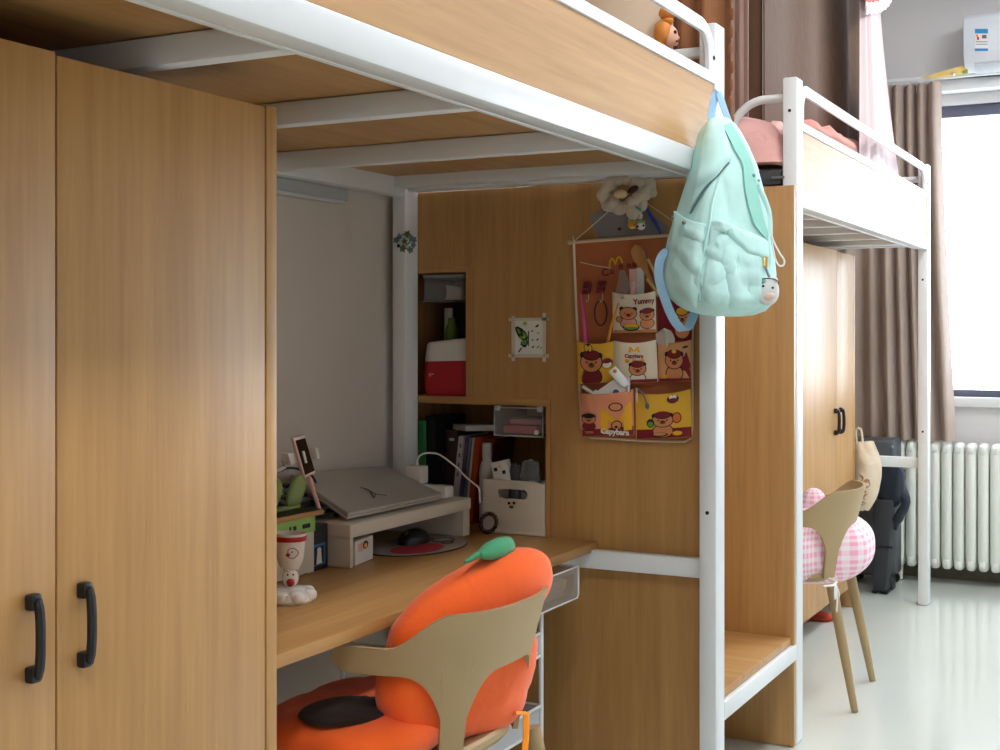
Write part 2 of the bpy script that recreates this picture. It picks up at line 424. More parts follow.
# ================================================================ bookcase and step cabinet between the beds
t = thing('step_cabinet', 'oak step cabinet between the two beds with open bookshelves facing the desk', 'cabinet', (-1.5, 3.6, 0))
def cut_panel(b, rects, holes, y0, y1):
    """boards in the xz plane with rectangular holes"""
    x0, x1, z0, z1 = rects
    xs = sorted({x0, x1} | {h[0] for h in holes} | {h[1] for h in holes}); zs = sorted({z0, z1} | {h[2] for h in holes} | {h[3] for h in holes})
    tb = bmesh.new()
    vs = {}
    def V(x, y, z):
        k = (round(x, 5), round(y, 5), round(z, 5))
        if k not in vs: vs[k] = tb.verts.new((x, y, z))
        return vs[k]
    inh = lambda x, z: any(h[0] < x < h[1] and h[2] < z < h[3] for h in holes) or not (x0 < x < x1 and z0 < z < z1)
    for i in range(len(xs) - 1):
        for j in range(len(zs) - 1):
            a, c, d, e = xs[i], xs[i + 1], zs[j], zs[j + 1]
            if inh((a + c) / 2, (d + e) / 2): continue
            tb.faces.new((V(a, y0, d), V(c, y0, d), V(c, y0, e), V(a, y0, e)))
            tb.faces.new((V(a, y1, d), V(a, y1, e), V(c, y1, e), V(c, y1, d)))
            mx, mz = (a + c) / 2, (d + e) / 2
            for (nx, nz, p, q) in ((mx, d - 1e-4, (a, d), (c, d)), (mx, e + 1e-4, (a, e), (c, e)), (a - 1e-4, mz, (a, d), (a, e)), (c + 1e-4, mz, (c, d), (c, e))):
                if inh(nx, nz): tb.faces.new((V(p[0], y0, p[1]), V(q[0], y0, q[1]), V(q[0], y1, q[1]), V(p[0], y1, p[1])))
    b.add(tb)
c1 = onY(466, 272, YP); c1b = onY(466, 397, YP); c2 = onY(546, 403, YP)
cx1, cz1, cz2, cx2, cz3 = c1.x, c1.z, c1b.z, c2.x, onY(500, 405, YP).z
e1 = onY(474, 265, YP); e2 = onY(551, 407, YP)
CB = ZD + .001
holes = [(-2.01, e1.x, cz2 - .02, e1.z), (-2.01, e2.x, CB - .018, cz3 + .02)]
b = B(WOOD); cut_panel(b, (-2.012, XI, .003, 1.655), holes, YP, YP + .018); obj('front_panel', b, t)
g = .0012
b = B(WOOD)   # carcass of the open shelves
b.box(-2.01, e1.x - g, YP - .001, YP + .33, cz1, e1.z - g, .001)
b.box(-2.0105, -1.998, YP + .02, YP + .33, CB, cz1)
b.box(cx1, e1.x - g, YP - .001, YP + .33, cz2, cz1)
b.box(cx2, e2.x - g, YP - .001, YP + .33, CB, cz3)
b.box(-2.01, e2.x - g, YP - .001, YP + .33, CB - .018 + g, CB)
obj('carcass', b, t)
b = B(WOODX); b.box(-2.01, e2.x - g, YP - .0015, YP + .33, cz3, cz2, .001); obj('shelf', b, t)
b = B(WOOD); b.box(-2.01, e2.x - g, YP + .331, YP + .34, CB, cz1); obj('back_panel', b, t)
b = B(WOOD); b.box(-2.012, XR - .003, 3.918, 3.938, .003, 1.70, .0015); obj('side_panel', b, t)
b = B(WOODX); b.box(-2.012, XR - .012, YP + .02, 3.917, .31, .333, .002); obj('step', b, t)
b = B(WOOD); b.box(-1.42, -1.40, YP + .345, 3.917, .334, 1.5); obj('back_board', b, t)
# ================================================================ desk chairs (local: back plane at x=0, seat towards -x)
TAN = plain('tan_plastic', (176, 152, 110), 0.5, var=0.02)
TANL = plain('tan_painted_leg', (168, 144, 104), 0.45, var=0.03)
def sstep(a, b, x):
    t = max(0, min(1, (x - a) / (b - a))); return t * t * (3 - 2 * t)
def make_chair(loc, rz, label):
    t = thing('desk_chair', label, 'chair', loc, rz, 'tan plastic desk chairs with a curved back')
    HW, DEP, NE, TH_ = .235, .26, 2.6, .011
    def path(q):
        a = abs(q) * pi / 2; g = 1 if q >= 0 else -1
        return Vector((-.03 - DEP * (1 - max(0, cos(a)) ** (2 / NE)), g * HW * sin(a) ** (2 / NE), 0))
    # arc length table of the U
    N0 = 600; tab = [path(-1 + 2 * i / N0) for i in range(N0 + 1)]; L = [0]
    for i in range(N0): L.append(L[-1] + (tab[i + 1] - tab[i]).length)
    tot = L[-1]; mid = L[N0 // 2]
    def at_len(l):
        l = max(0, min(tot, l)); lo = 0
        import bisect
        i = max(0, min(N0 - 1, bisect.bisect_right(L, l) - 1)); f = (l - L[i]) / max(1e-9, L[i + 1] - L[i])
        p = tab[i].lerp(tab[i + 1], f)
        d = (tab[min(N0, i + 4)] - tab[max(0, i - 3)]).normalized()
        return p, Vector((d.y, -d.x, 0))
    hl = tot / 2
    i_s = next(i for i in range(N0 // 2, N0) if tab[i].x < -.068); ds = L[i_s] - mid      # where the side stems leave the band
    i_r = next(i for i in range(N0 // 2, N0) if tab[i].x < -.12); dr = L[i_r] - mid
    def zt(d): return .658 + .066 * (1 - sstep(dr - .055, dr + .06, d))
    def zb(d):
        e = abs(d - ds)
        if e < .0292: return .425
        base = .598 + .006 * sstep(.1, .3, d)
        if e < .12: base -= .085 * ((.12 - e) / .091) ** 3.2
        return base
    cols = sorted({-hl + hl * 2 * i / 90 for i in range(91)} | {s * (ds + k * v) for s in (1, -1) for k in (1, -1) for v in (.0, .0285, .0294, .033, .037, .042, .05, .06, .07, .085, .1)} | {0.0})
    NV = 16; tb = bmesh.new(); g = ([], [])
    for l in cols:
        p, n = at_len(mid + l); d = abs(l); top, bot = zt(d), zb(d)
        e = max(0, (d - (hl - .032)) / .032); k_ = sqrt(max(0, 1 - e * e)); zc, hh = (top + bot) / 2, (top - bot) / 2
        hh *= .18 + .82 * k_
        for side in (0, 1):
            col = []
            for j in range(NV + 1):
                z = zc + hh * (-1 + 2 * j / NV)
                off = .035 * (z - .60) / .135 if z > .6 else 0
                if z < .6: off -= .03 * ((.60 - z) / .17)
                col.append(tb.verts.new(p + n * (off + (TH_ / 2 if side else -TH_ / 2)) + Vector((0, 0, z))))
            g[side].append(col)
    n_ = len(cols) - 1
    for i in range(n_):
        for j in range(NV):
            A = g[1]; tb.faces.new((A[i][j], A[i + 1][j], A[i + 1][j + 1], A[i][j + 1]))
            A = g[0]; tb.faces.new((A[i][j], A[i][j + 1], A[i + 1][j + 1], A[i + 1][j]))
        for j in (0, NV): tb.faces.new((g[0][i][j], g[0][i + 1][j], g[1][i + 1][j], g[1][i][j]))
    for j in range(NV):
        for i in (0, n_): tb.faces.new((g[0][i][j], g[0][i][j + 1], g[1][i][j + 1], g[1][i][j]))
    b = B(TAN); b.add(tb); obj('backrest', b, t, True, sharp=50)
    # seat shell
    b = B(TAN)
    rings = []
    for (sc, z) in ((.80, .405), (.94, .410), (1.0, .424), (1.0, .436), (.97, .442), (.5, .432), (.05, .430)):
        ring = []
        for k in range(48):
            a = 2 * pi * k / 48; e = .62
            cx = abs(cos(a)) ** e * (1 if cos(a) >= 0 else -1); cy = abs(sin(a)) ** e * (1 if sin(a) >= 0 else -1)
            ring.append(Vector((-.285 + cx * .205 * sc, cy * .19 * sc, z)))
        rings.append(ring)
    b.loft(rings); obj('seat', b, t, True)
    for (tx, ty, fx, fy) in ((-.075, .185, .005, .213), (-.075, -.185, .005, -.213), (-.43, .16, -.50, .213), (-.43, -.16, -.50, -.213)):
        b = B(TANL); b.tube([(tx, ty, .412), (tx + (fx - tx) * .5, ty + (fy - ty) * .5, .208), (fx, fy, .002)], [.019, .0165, .0115], 12); obj('leg', b, t, True)
    return t
CH1 = (-1.155, 2.325, 0); CH2 = (-.978, 4.59, 0)
ch1 = make_chair(CH1, 0.0, 'tan desk chair in front of the near desk, holding an orange pumpkin cushion')
ch2 = make_chair(CH2, .07, 'tan desk chair by the far wardrobe, holding a pink gingham cushion')

# ================================================================ pumpkin cushion on the near chair
ORANGE = cloth('orange_plush', (255, 104, 32), 0.75, sheen=0.3)
BROWNP = cloth('dark_brown_plush', (34, 16, 12), 0.9)
GREENP = cloth('green_plush', (74, 158, 112), 0.85)
STRAPO = cloth('orange_tape', (255, 150, 12), 0.6)
def lobes(p, n, depth, ax=0, ph=0.0):
    """pinch a unit sphere into n pumpkin lobes round axis ax"""
    q = [p.x, p.y, p.z]; a, c = q[(ax + 1) % 3], q[(ax + 2) % 3]
    an = math.atan2(c, a) + ph; r = sqrt(a * a + c * c)
    s_ = 1 - abs(sin(an * n / 2.0)) ** .6
    f = 1 - depth * s_ * min(1, r * 1.2)
    q[(ax + 1) % 3] *= f; q[(ax + 2) % 3] *= f; q[ax] *= 1 - depth * 1.0 * s_
    return Vector(q)
t = thing('pumpkin_cushion', 'orange pumpkin shaped cushion with green stem on the near chair', 'cushion', (-1.35, 2.25, .445))
M = Matrix.Rotation(-.22, 4, 'Z') @ Matrix.Rotation(radians(-6), 4, 'X') @ Matrix.Rotation(radians(6), 4, 'Y')
b = B(ORANGE)
b.ell((-1.30, 2.32, .57), (.075, .205, .14), .62, 48, 32, M, lambda p: lobes(p, 6, .06, 0, .4))
b.ell((-1.27, 2.332, .697), (.062, .222, .085), .85, 48, 28, Matrix.Rotation(-.3, 4, 'Z') @ Matrix.Rotation(radians(15), 4, 'X'))
bp_ = obj('back_pillow', b, t)
b = B(ORANGE); b.ell((-1.455, 2.235, .475), (.185, .235, .05), .75, 48, 24, None, lambda p: lobes(p, 8, .05, 2)); obj('seat_pad', b, t)
b = B(BROWNP); b.ell((-1.445, 2.125, .517), (.085, .105, .011), 1, 32, 12); obj('seat_patch', b, t)
a_ = onX(495, 552, -1.25)
b = B(GREENP); sp = lambda u, v, d=0: onX(u, v, -1.245 - d)
b.tube([sp(508.5, 544), sp(507, 545), sp(500, 547.5), sp(490, 551), sp(484, 553.5), sp(480, 555)], [.014, .019, .021, .019, .013, .006], 14)
b.tube([sp(487, 552, .004), sp(480, 554, .006), sp(472, 558, .008), sp(465, 562, .012)], [.007, .010, .009, .004], 12, r2=[.006, .007, .006, .003])
obj('stem', b, t)
# tie tape round the right back leg
b = B(STRAPO); q = onX(526, 713, -1.22)
b.tube([onX(505, 713, -1.26), onX(516, 713, -1.21), q], .004, 6, r2=.002)
b.tube(bez([q + Vector((0, 0, .002)), q + Vector((.004, -.008, -.05)), q + Vector((0, -.022, -.12)), q + Vector((-.006, -.03, -.17))], 9), .010, 8, r2=.002, up=(.3, 1, 0)); obj('tie_tape', b, t)

# ================================================================ gingham cushion on the far chair
m, nt, b_ = _new('pink_gingham'); MATS['pink_gingham'] = m
uvn = nt.nodes.new('ShaderNodeTexCoord'); sx = nt.nodes.new('ShaderNodeSeparateXYZ'); nt.links.new(uvn.outputs['UV'], sx.inputs[0])
def stripe(out, k):
    a = nt.nodes.new('ShaderNodeMath'); a.operation = 'MULTIPLY'; a.inputs[1].default_value = k; nt.links.new(out, a.inputs[0])
    f = nt.nodes.new('ShaderNodeMath'); f.operation = 'FRACT'; nt.links.new(a.outputs[0], f.inputs[0])
    g = nt.nodes.new('ShaderNodeMath'); g.operation = 'GREATER_THAN'; g.inputs[1].default_value = .5; nt.links.new(f.outputs[0], g.inputs[0])
    return g.outputs[0]
su, sv = stripe(sx.outputs[0], 1.0), stripe(sx.outputs[1], 1.0)
ad = nt.nodes.new('ShaderNodeMath'); ad.operation = 'ADD'; nt.links.new(su, ad.inputs[0]); nt.links.new(sv, ad.inputs[1])
dv = nt.nodes.new('ShaderNodeMath'); dv.operation = 'DIVIDE'; dv.inputs[1].default_value = 2; nt.links.new(ad.outputs[0], dv.inputs[0])
cr = nt.nodes.new('ShaderNodeValToRGB'); cr.color_ramp.interpolation = 'CONSTANT'
cr.color_ramp.elements[0].position = 0; cr.color_ramp.elements[0].color = lin((248, 238, 243))
e = cr.color_ramp.elements.new(.25); e.color = lin((252, 216, 229))
cr.color_ramp.elements[2].position = .75; cr.color_ramp.elements[2].color = lin((245, 178, 203))
nt.links.new(dv.outputs[0], cr.inputs['Fac']); nt.links.new(cr.outputs['Color'], b_.inputs['Base Color']); b_.inputs['Roughness'].default_value = .85
GING = m
def gingham_ell(b, c, rad, e, fn, period=.0175):
    """pillow surface with its own uv: uv counted in check periods along y and z"""
    def f(a, d):
        th = 2 * pi * a; ph = pi * (d - .5)
        sg = lambda x, k: (abs(x) ** k) * (1 if x >= 0 else -1)
        p = Vector((sg(cos(ph), e) * sg(cos(th), e), sg(cos(ph), e) * sg(sin(th), e), sg(sin(ph), e)))
        p = fn(p)
        return Vector((c[0] + p.x * rad[0], c[1] + p.y * rad[1], c[2] + p.z * rad[2]))
    nu, nv = 64, 32
    t = bmesh.new(); uvl = t.loops.layers.uv.new('UVMap')
    g = [[t.verts.new(f(i / nu, j / nv)) for j in range(nv + 1)] for i in range(nu + 1)]
    P2 = 2 * (rad[0] + rad[1]) * .8; HH = 2 * rad[2] * 1.25
    for i in range(nu):
        for j in range(nv):
            fc = t.faces.new((g[i][j], g[i + 1][j], g[i + 1][j + 1], g[i][j + 1]))
            for l, (a, d) in zip(fc.loops, ((i, j), (i + 1, j), (i + 1, j + 1), (i, j + 1))): l[uvl].uv = (round(P2 / period) * a / nu, HH / period * d / nv)
    bmesh.ops.remove_doubles(t, verts=t.verts[:], dist=1e-5)
    b.add(t)
t = thing('gingham_cushion', 'puffy pink gingham chair cushion with white ties on the far chair', 'cushion', (CH2[0] - .15, CH2[1], .443))
def pinch(p):
    q = p.copy()
    w_ = math.exp(-((q.y + .93) / .22) ** 4) + math.exp(-((q.x + .5) ** 2 + (q.y + .8) ** 2) / .02)
    if q.x > 0: q.x *= 1 - .62 * sstep(.25, .75, -q.y)
    return q
b = B(GING); gingham_ell(b, (CH2[0] - .18, CH2[1] + .02, .505), (.205, .275, .122), .8, pinch); obj('back_pad', b, t)
b = B(GING); gingham_ell(b, (CH2[0] - .33, CH2[1], .49), (.19, .22, .05), .7, lambda p: p); obj('seat_pad', b, t)
b = B(GING); gingham_ell(b, (CH2[0] - .22, CH2[1] + .20, .60), (.05, .06, .085), .9, lambda p: p); obj('side_pad', b, t)
TIE = cloth('white_tape', (240, 238, 234), .8)
b = B(TIE); q = onX(830, 584, CH2[0] - .06)
b.tube([q + Vector((-.01, -.05, .0)), q + Vector((.014, -.02, .0)), q + Vector((.016, 0, 0)), q + Vector((.014, .03, .003)), q + Vector((-.02, .07, .005))], .004, 6)
b.tube(bez([q + Vector((.018, 0, 0)), q + Vector((.02, -.02, -.02)), q + Vector((.02, -.018, -.045)), q + Vector((.02, -.004, -.03)), q + Vector((.018, 0, 0))], 16), .003, 6)
b.tube(bez([q + Vector((.018, 0, 0)), q + Vector((.021, .012, -.04)), q + Vector((.02, .01, -.085)), q + Vector((.019, .014, -.10))], 9), .003, 6)
b.tube(bez([q + Vector((.018, 0, 0)), q + Vector((.022, .028, -.03)), q + Vector((.022, .03, -.065)), q + Vector((.02, .036, -.085))], 9), .003, 6); obj('tie', b, t)
# ================================================================ things on and under the desk
CREAM = plain('cream_plastic', (214, 206, 190), 0.5, var=0.02)
CARD = plain('white_card', (232, 230, 224), 0.7, var=0.03)
SILVER = plain('silver_metal', (196, 192, 184), 0.38, metal=0.35, var=0.01)
DARK = plain('dark_plastic', (30, 30, 34), 0.45)
GREY = plain('grey_plastic', (96, 98, 104), 0.5)
RED = plain('red_glaze', (176, 26, 34), 0.3)
CER = plain('white_ceramic', (234, 230, 222), 0.18, var=0.02)
GREEN = plain('green_plastic', (136, 156, 84), 0.45)
LGREEN = plain('light_green_print', (150, 196, 104), 0.5)
BLUE = plain('blue_print', (64, 120, 178), 0.5)
PINK = plain('pink_plastic', (240, 190, 186), 0.4)
INK = plain('black_ink', (26, 22, 22), 0.6)
CLEAR = clear('clear_plastic', (236, 240, 242), 0.16, 0.12)
ORG = plain('orange_print', (236, 146, 40), 0.6)
YEL = plain('yellow_print', (246, 196, 58), 0.6)
# ---- monitor stand
zd = ZD + .001
t = thing('monitor_stand', 'long white monitor stand along the wall side of the desk', 'stand', (-1.87, 2.87, zd))
b = B(CREAM); b.box(-2.003, -1.738, 2.575, 3.168, zd + .071, zd + .104, .005); obj('top_board', b, t)
for (ya, yb) in ((2.58, 2.594), (3.13, 3.165)):
    b = B(CREAM); b.box(-2.0, -1.742, ya, yb, zd, zd + .072, .002); obj('side_leg', b, t)
zs = zd + .105
# ---- laptop lying closed on a sloping holder
t = thing('laptop', 'closed silver laptop with a dark logo, sloping on the white stand', 'laptop', (-1.88, 2.85, zs))
FL, FR, BR = Vector((-1.765, 2.600, zs + .006)), Vector((-1.760, 3.035, zs + .006)), Vector((-1.985, 3.115, zs + .062))
BL = FL + (BR - FR); BL.y = 2.675; BL.z = zs + .082
ex = (FR - FL).normalized(); nrm = (FR - FL).cross(BL - FL).normalized()
if nrm.z < 0: nrm = -nrm
b = B(SILVER); b.prism([FL, FR, BR, BL], nrm * .008, .002); lid = obj('base', b, t)
b = B(SILVER); o_ = nrm * .0085; b.prism([FL + o_, FR + o_, BR + o_, BL + o_], nrm * .009, .0025); lid = obj('lid', b, t)
b = B(plain('logo_dark', (84, 74, 64), .5)); o_ = nrm * .0177
def lp(u, v):   # a point on the lid plane seen at this place of the lid
    d = ray(u, v); p0 = FL + o_; k = (p0 - Vector((0, 0, H))).dot(nrm) / d.dot(nrm)
    return Vector((0, 0, H)) + d * k
for pts in (((361, 487), (371, 492), (374, 498)), ((365, 488), (376, 494), (387, 495.5)), ((370, 492), (374, 498), (375, 494.5))):
    b.tube([lp(*p) for p in pts], [.0035, .0035, .0018], 6, r2=[.0006] * 3, up=(0, 1, 0))
obj('logo', b, lid)
# ---- folding laptop holder with fins under the laptop
t = thing('laptop_holder', 'dark slatted laptop holder seen at the left edge of the silver laptop', 'holder', (-1.86, 2.60, zs))
for k in range(7):
    b = B(GREY if k % 2 else DARK); y0 = 2.545 + k * .012
    a0 = -1.985 + k * .024
    b.prism([(a0, 2.50, zs + .075 - k * .011), (a0 + .010, 2.50, zs + .072 - k * .011), (a0 + .010, 2.66, zs + .068 - k * .0095), (a0, 2.66, zs + .071 - k * .0095)], (0, 0, .006)); obj('slat', b, t)
b = B(DARK); b.tube([(-1.98, 2.52, zs + .002), (-1.98, 2.52, zs + .08)], .006, 8); b.tube([(-1.82, 2.52, zs + .002), (-1.82, 2.52, zs + .022)], .006, 8); b.tube([(-1.985, 2.52, zs + .078), (-1.80, 2.52, zs + .004)], .005, 8); b.tube([(-1.99, 2.66, zs + .002), (-1.99, 2.66, zs + .072), (-1.83, 2.655, zs + .006)], .005, 8); obj('leg', b, t)
# ---- power strip, charger, plug, cable
t = thing('power_strip', 'white power strip at the right end of the monitor stand', 'power strip', (-1.80, 3.1, zs))
pc = onZ(446, 505, zs + .0)
b = B(CER); b.box(-1.99, -1.775, 3.088, 3.138, zs, zs + .034, .007); obj('body', b, t)
b = B(DARK)
for k in range(3): b.box(-1.95 + k * .06, -1.935 + k * .06, 3.105, 3.12, zs + .0335, zs + .0345)
obj('sockets', b, t)
t = thing('phone_charger', 'white charger block standing on the power strip beside the laptop', 'charger', (-1.93, 3.10, zs))
b = B(CER); b.box(-1.905, -1.855, 3.09, 3.135, zs + .035, zs + .085, .005); obj('block', b, t)
b = B(CER); b.tube([(-1.88, 3.112, zs + .086), (-1.88, 3.112, zs + .100)], [.006, .0045], 10); obj('plug', b, t)
k1 = Vector((-1.88, 3.112, zs + .101)); e_ = onY(477, 486, 3.20)
b = B(CER); b.tube(bez([k1, onY(417.6, 460, 3.113), onY(419, 456.5, 3.115), onY(424, 453.6, 3.12), onY(431, 453, 3.13), onY(440, 455, 3.14), onY(455, 466, 3.16), onY(467, 478, 3.19), onY(475, 484.5, 3.21), onY(479, 489, 3.215), onY(480, 503, 3.215)], 40), .0026, 8)
one('charging_cable', b, 'white charging cable arching from the charger block to the desk corner', 'cable')
# ---- mouse pad, mouse
t_ = [onZ(u, v, zd) for (u, v) in ((374, 549), (400, 543), (430, 536), (455, 541), (449, 548), (420, 553), (390, 553.5))]
mx_, my_ = sum(p.x for p in t_) / 7, sum(p.y for p in t_) / 7
PAD = plain('mouse_pad_cloth', (164, 152, 144), .8); PADR = plain('mouse_pad_red', (188, 56, 66), .8)
b = B(PAD); ring = []
for k in range(40):
    a = 2 * pi * k / 40; ring.append(Vector((mx_ + .115 * cos(a), my_ + .17 * sin(a), zd)))
b.prism(ring, (0, 0, .003)); b.use(INK); b.tube(ring, .0022, 6, closed=True)
b.use(PADR); b.prism([Vector((mx_ + .03 + .06 * cos(2 * pi * k / 24), my_ - .05 + .09 * sin(2 * pi * k / 24), zd + .003)) for k in range(24)], (0, 0, .0006))
b.use(INK)
for (dx, dy, r) in ((.02, .10, .028), (-.03, .09, .02), (.05, .07, .014)):
    b.tube([Vector((mx_ + dx + r * cos(2 * pi * k / 20), my_ + dy + r * 1.3 * sin(2 * pi * k / 20), zd + .0034)) for k in range(20)], .0016, 6, closed=True)
one('mouse_pad', b, 'rounded mouse pad with red print under the monitor stand', 'mouse pad')
b = B(DARK); mp_ = onZ(417, 543, zd + .004)
b.ell((mp_.x - .01, mp_.y, zd + .0045), (.034, .058, .036), .85, 24, 16, None, lambda p: Vector((p.x, p.y, max(0, p.z))))
mo = one('computer_mouse', b, 'black computer mouse on the pad under the monitor stand', 'mouse')
b = B(GREY); b.tube([(mp_.x - .01, mp_.y - .03, zd + .036), (mp_.x - .01, mp_.y - .045, zd + .030)], .004, 8); obj('scroll_wheel', b, mo)
# ---- small photo card block under the stand
q0, q1 = onZ(355.5, 566, zd), onZ(373, 558.5, zd)
b = B(CARD); b.prism([q0, q1, q1 + Vector((-.02, 0, 0)), q0 + Vector((-.02, 0, 0))], (0, 0, .058), .001)
dv_ = (q1 - q0); nv_ = Vector((dv_.y, -dv_.x, 0)).normalized()
b.use(PINK); f = lambda a, z: q0 + dv_ * a + nv_ * .0006 + Vector((0, 0, z))
b.prism([f(.12, .03), f(.45, .03), f(.45, .05), f(.12, .05)], nv_ * .0004)
b.use(INK); b.prism([f(.55 + .15 * cos(k * pi / 6), .042 + .010 * sin(k * pi / 6)) for k in range(12)], nv_ * .0005)
b.use(YEL); b.prism([f(.55 + .08 * cos(k * pi / 6), .040 + .006 * sin(k * pi / 6)) for k in range(12)], nv_ * .0008)
one('photo_block', b, 'small white photo block between the near leg of the stand and the mouse pad', 'photo block')
# ---- goblet shaped cup with a bear on its stem and a cloud base
cb = onZ(291, 603, zd); cx, cy = cb.x - .011, cb.y + .013
t = thing('goblet_cup', 'white footed ceramic cup with a red band, nearest the wardrobe', 'cup', (cx, cy, zd))
b = B(CER)
b.lathe([(.001, .066), (.014, .066), (.0225, .074), (.028, .09), (.0315, .118), (.033, .142), (.0305, .142), (.029, .12), (.025, .092), (.017, .08), (.001, .078)], (cx, cy, zd), 36); bowl = obj('bowl', b, t)
b = B(RED); b.lathe([(.0328, .1265), (.0334, .128), (.0338, .1355), (.0332, .137), (.0322, .1365), (.0318, .127)], (cx, cy, zd), 36); obj('red_band', b, bowl)
b = B(INK)   # small drawn bear outline with a red nose
def cyl(a, z, r=.0318):   # a point on the bowl facing the camera
    an = math.atan2(-cy, -cx) + a; rr = r - (.118 - z) * .12 + .0006
    return Vector((cx + rr * cos(an), cy + rr * sin(an), zd + z))
b.tube([cyl(.14 + .36 * cos(2 * pi * k / 18) * (1 + .15 * cos(6 * pi * k / 18)), .104 + .011 * sin(2 * pi * k / 18)) for k in range(18)], .0007, 5, closed=True)
b.ell(cyl(.10, .107), (.0015, .0015, .0018)); b.use(RED); b.ell(cyl(-.16, .101), (.0045, .0045, .004)); obj('drawing', b, bowl)
b = B(CER); b.ell((cx, cy, zd + .050), (.017, .017, .022), 1, 20, 14); b.ell((cx + .002, cy - .012, zd + .069), (.006, .006, .007)); b.ell((cx + .012, cy + .004, zd + .069), (.006, .006, .007))
b.use(RED); an = math.atan2(-cy, -cx); b.ell((cx + .013 * cos(an), cy + .013 * sin(an), zd + .042), (.009, .009, .009)); b.use(INK)
for s_ in (-.35, .35): b.ell((cx + .0165 * cos(an + s_), cy + .0165 * sin(an + s_), zd + .058), (.0016, .0016, .0022))
obj('stem', b, t)
b = B(CER)
b.lathe([(.001, 0), (.047, 0), (.05, .006), (.047, .02), (.03, .03), (.001, .033)], (cx, cy, zd), 36)
for k in range(7):
    a = 2 * pi * k / 7 + .3; b.ell((cx + .038 * cos(a), cy + .038 * sin(a), zd + .0145), (.0175, .0175, .0142), .8, 18, 12)
obj('cloud_base', b, t)
# ---- green storage box with a wooden lid plate, ears on top
g0 = onZ(311, 545, .80); 
bx = onX(311, 540, -1.80); gy = bx.y
t = thing('green_box', 'green and cream desk box with a wooden top behind the footed cup', 'box', (-1.85, gy - .12, zd))
b = B(CREAM); b.box(-1.95, -1.79, gy - .25, gy, zd, .80, .004); obj('body', b, t)
zb1 = onX(300, 545, -1.79).z; zb2 = onX(300, 518, -1.79).z
b = B(LGREEN); b.box(-1.952, -1.788, gy - .252, gy + .002, zb1 + .024, zb2, .003); b.use(INK)
for (a, c_) in ((.05, .03), (.085, .012), (.10, .008)): b.box(-1.789, -1.7875, gy - a, gy - a + c_, zb1 + .036, zb1 + .046)
gp = obj('green_panel', b, t)
b = B(WOODY); b.box(-1.965, -1.775, gy - .27, gy + .018, zb2 + .001, zb2 + .012, .002); b.use(plain('dark_green_felt', (52, 58, 30), .9)); b.box(-1.96, -1.782, gy - .265, gy + .012, zb2 + .011, zb2 + .0135); obj('top_plate', b, t)
ztp = zb2 + .0136
t = thing('green_leaf_stand', 'pair of green rounded leaf shapes standing on the wooden box top', 'ornament', (-1.86, gy - .12, ztp))
for i, (u, v) in enumerate(((296, 509), (272, 511))):
    p = onX(u, v, -1.84); 
    b = B(GREEN); b.ell((p.x, p.y, ztp + .038), (.012, .027, .044), .9, 20, 14, Matrix.Rotation(radians(-38), 4, 'X')); obj('leaf', b, t)
b = B(GREEN); p = onX(284, 510, -1.84); b.box(p.x - .012, p.x + .012, p.y - .05, p.y + .05, ztp, ztp + .008, .003); obj('foot', b, t)
# ---- phone in a gooseneck holder
t = thing('phone_holder', 'white gooseneck phone holder behind the green box', 'holder', (-1.93, gy - .2, ztp))
hp = onX(291, 461, -1.86)
pts = bez([(-1.93, gy - .22, ztp), (-1.93, gy - .21, ztp + .05), onX(279, 470, -1.89), onX(284, 460, -1.87), hp], 20)
b = B(CER); b.tube(pts, .006, 10); obj('gooseneck', b, t)
b = B(CER); b.lathe([(.001, 0), (.03, 0), (.03, .006), (.012, .012), (.001, .012)], (-1.93, gy - .22, ztp), 24); obj('base', b, t)
PX = -1.838
A = [onX(u, v, PX) for (u, v) in ((293.5, 438), (305, 435), (316, 473), (305, 478))]
n_ = Vector((1, 0, 0))
b = B(CER); c_ = [onX(u, v, PX - .012) for (u, v) in ((288, 453.5), (297, 452), (300.5, 462.5), (291.5, 465))]; b.prism(c_, (-.02, 0, 0), .002); obj('clamp', b, t)
b = B(CER)
for qd in (((309, 447.5), (311.5, 447.5), (314, 458), (311.5, 459)), ((296.5, 451), (298.5, 450.5), (301.5, 462.5), (299.5, 463))):
    b = B(CER); b.prism([onX(u, v, PX - .014) for (u, v) in qd], (.018, 0, 0), .001); obj('jaw', b, t)
t = thing('phone', 'slim phone in a pale pink case held upright in the gooseneck holder', 'phone', (PX, A[3].y, A[3].z))
b = B(plain('pink_case', (244, 214, 206), .5)); b.prism(A, (-.010, 0, 0), .0022); obj('case', b, t)
cen = sum(A, Vector()) / 4
b = B(plain('phone_glass', (14, 12, 12), .06)); b.prism([cen + (p - cen) * Vector((1, .82, .92)) if False else cen + (p - cen) * .86 + Vector((.0004, 0, 0)) for p in A], (.0006, 0, 0)); obj('screen', b, t)
b = B(PINK); b.tube([onX(309, 477, -1.83), onX(319, 509, -1.80)], .0058, 8, r2=.004, up=(1, 0, 0)); one('pink_stick', b, 'flat pink stick leaning under the phone against the laptop edge', 'stick')
b = B(DARK); b.tube(bez([onX(278, 472, -1.95), onX(288, 468, -1.95), onX(300, 469.5, -1.94), onX(312, 476, -1.93), onX(318, 488, -1.92)], 16), .0032, 8); one('black_cable', b, 'black cable running along the wall behind the phone', 'cable')
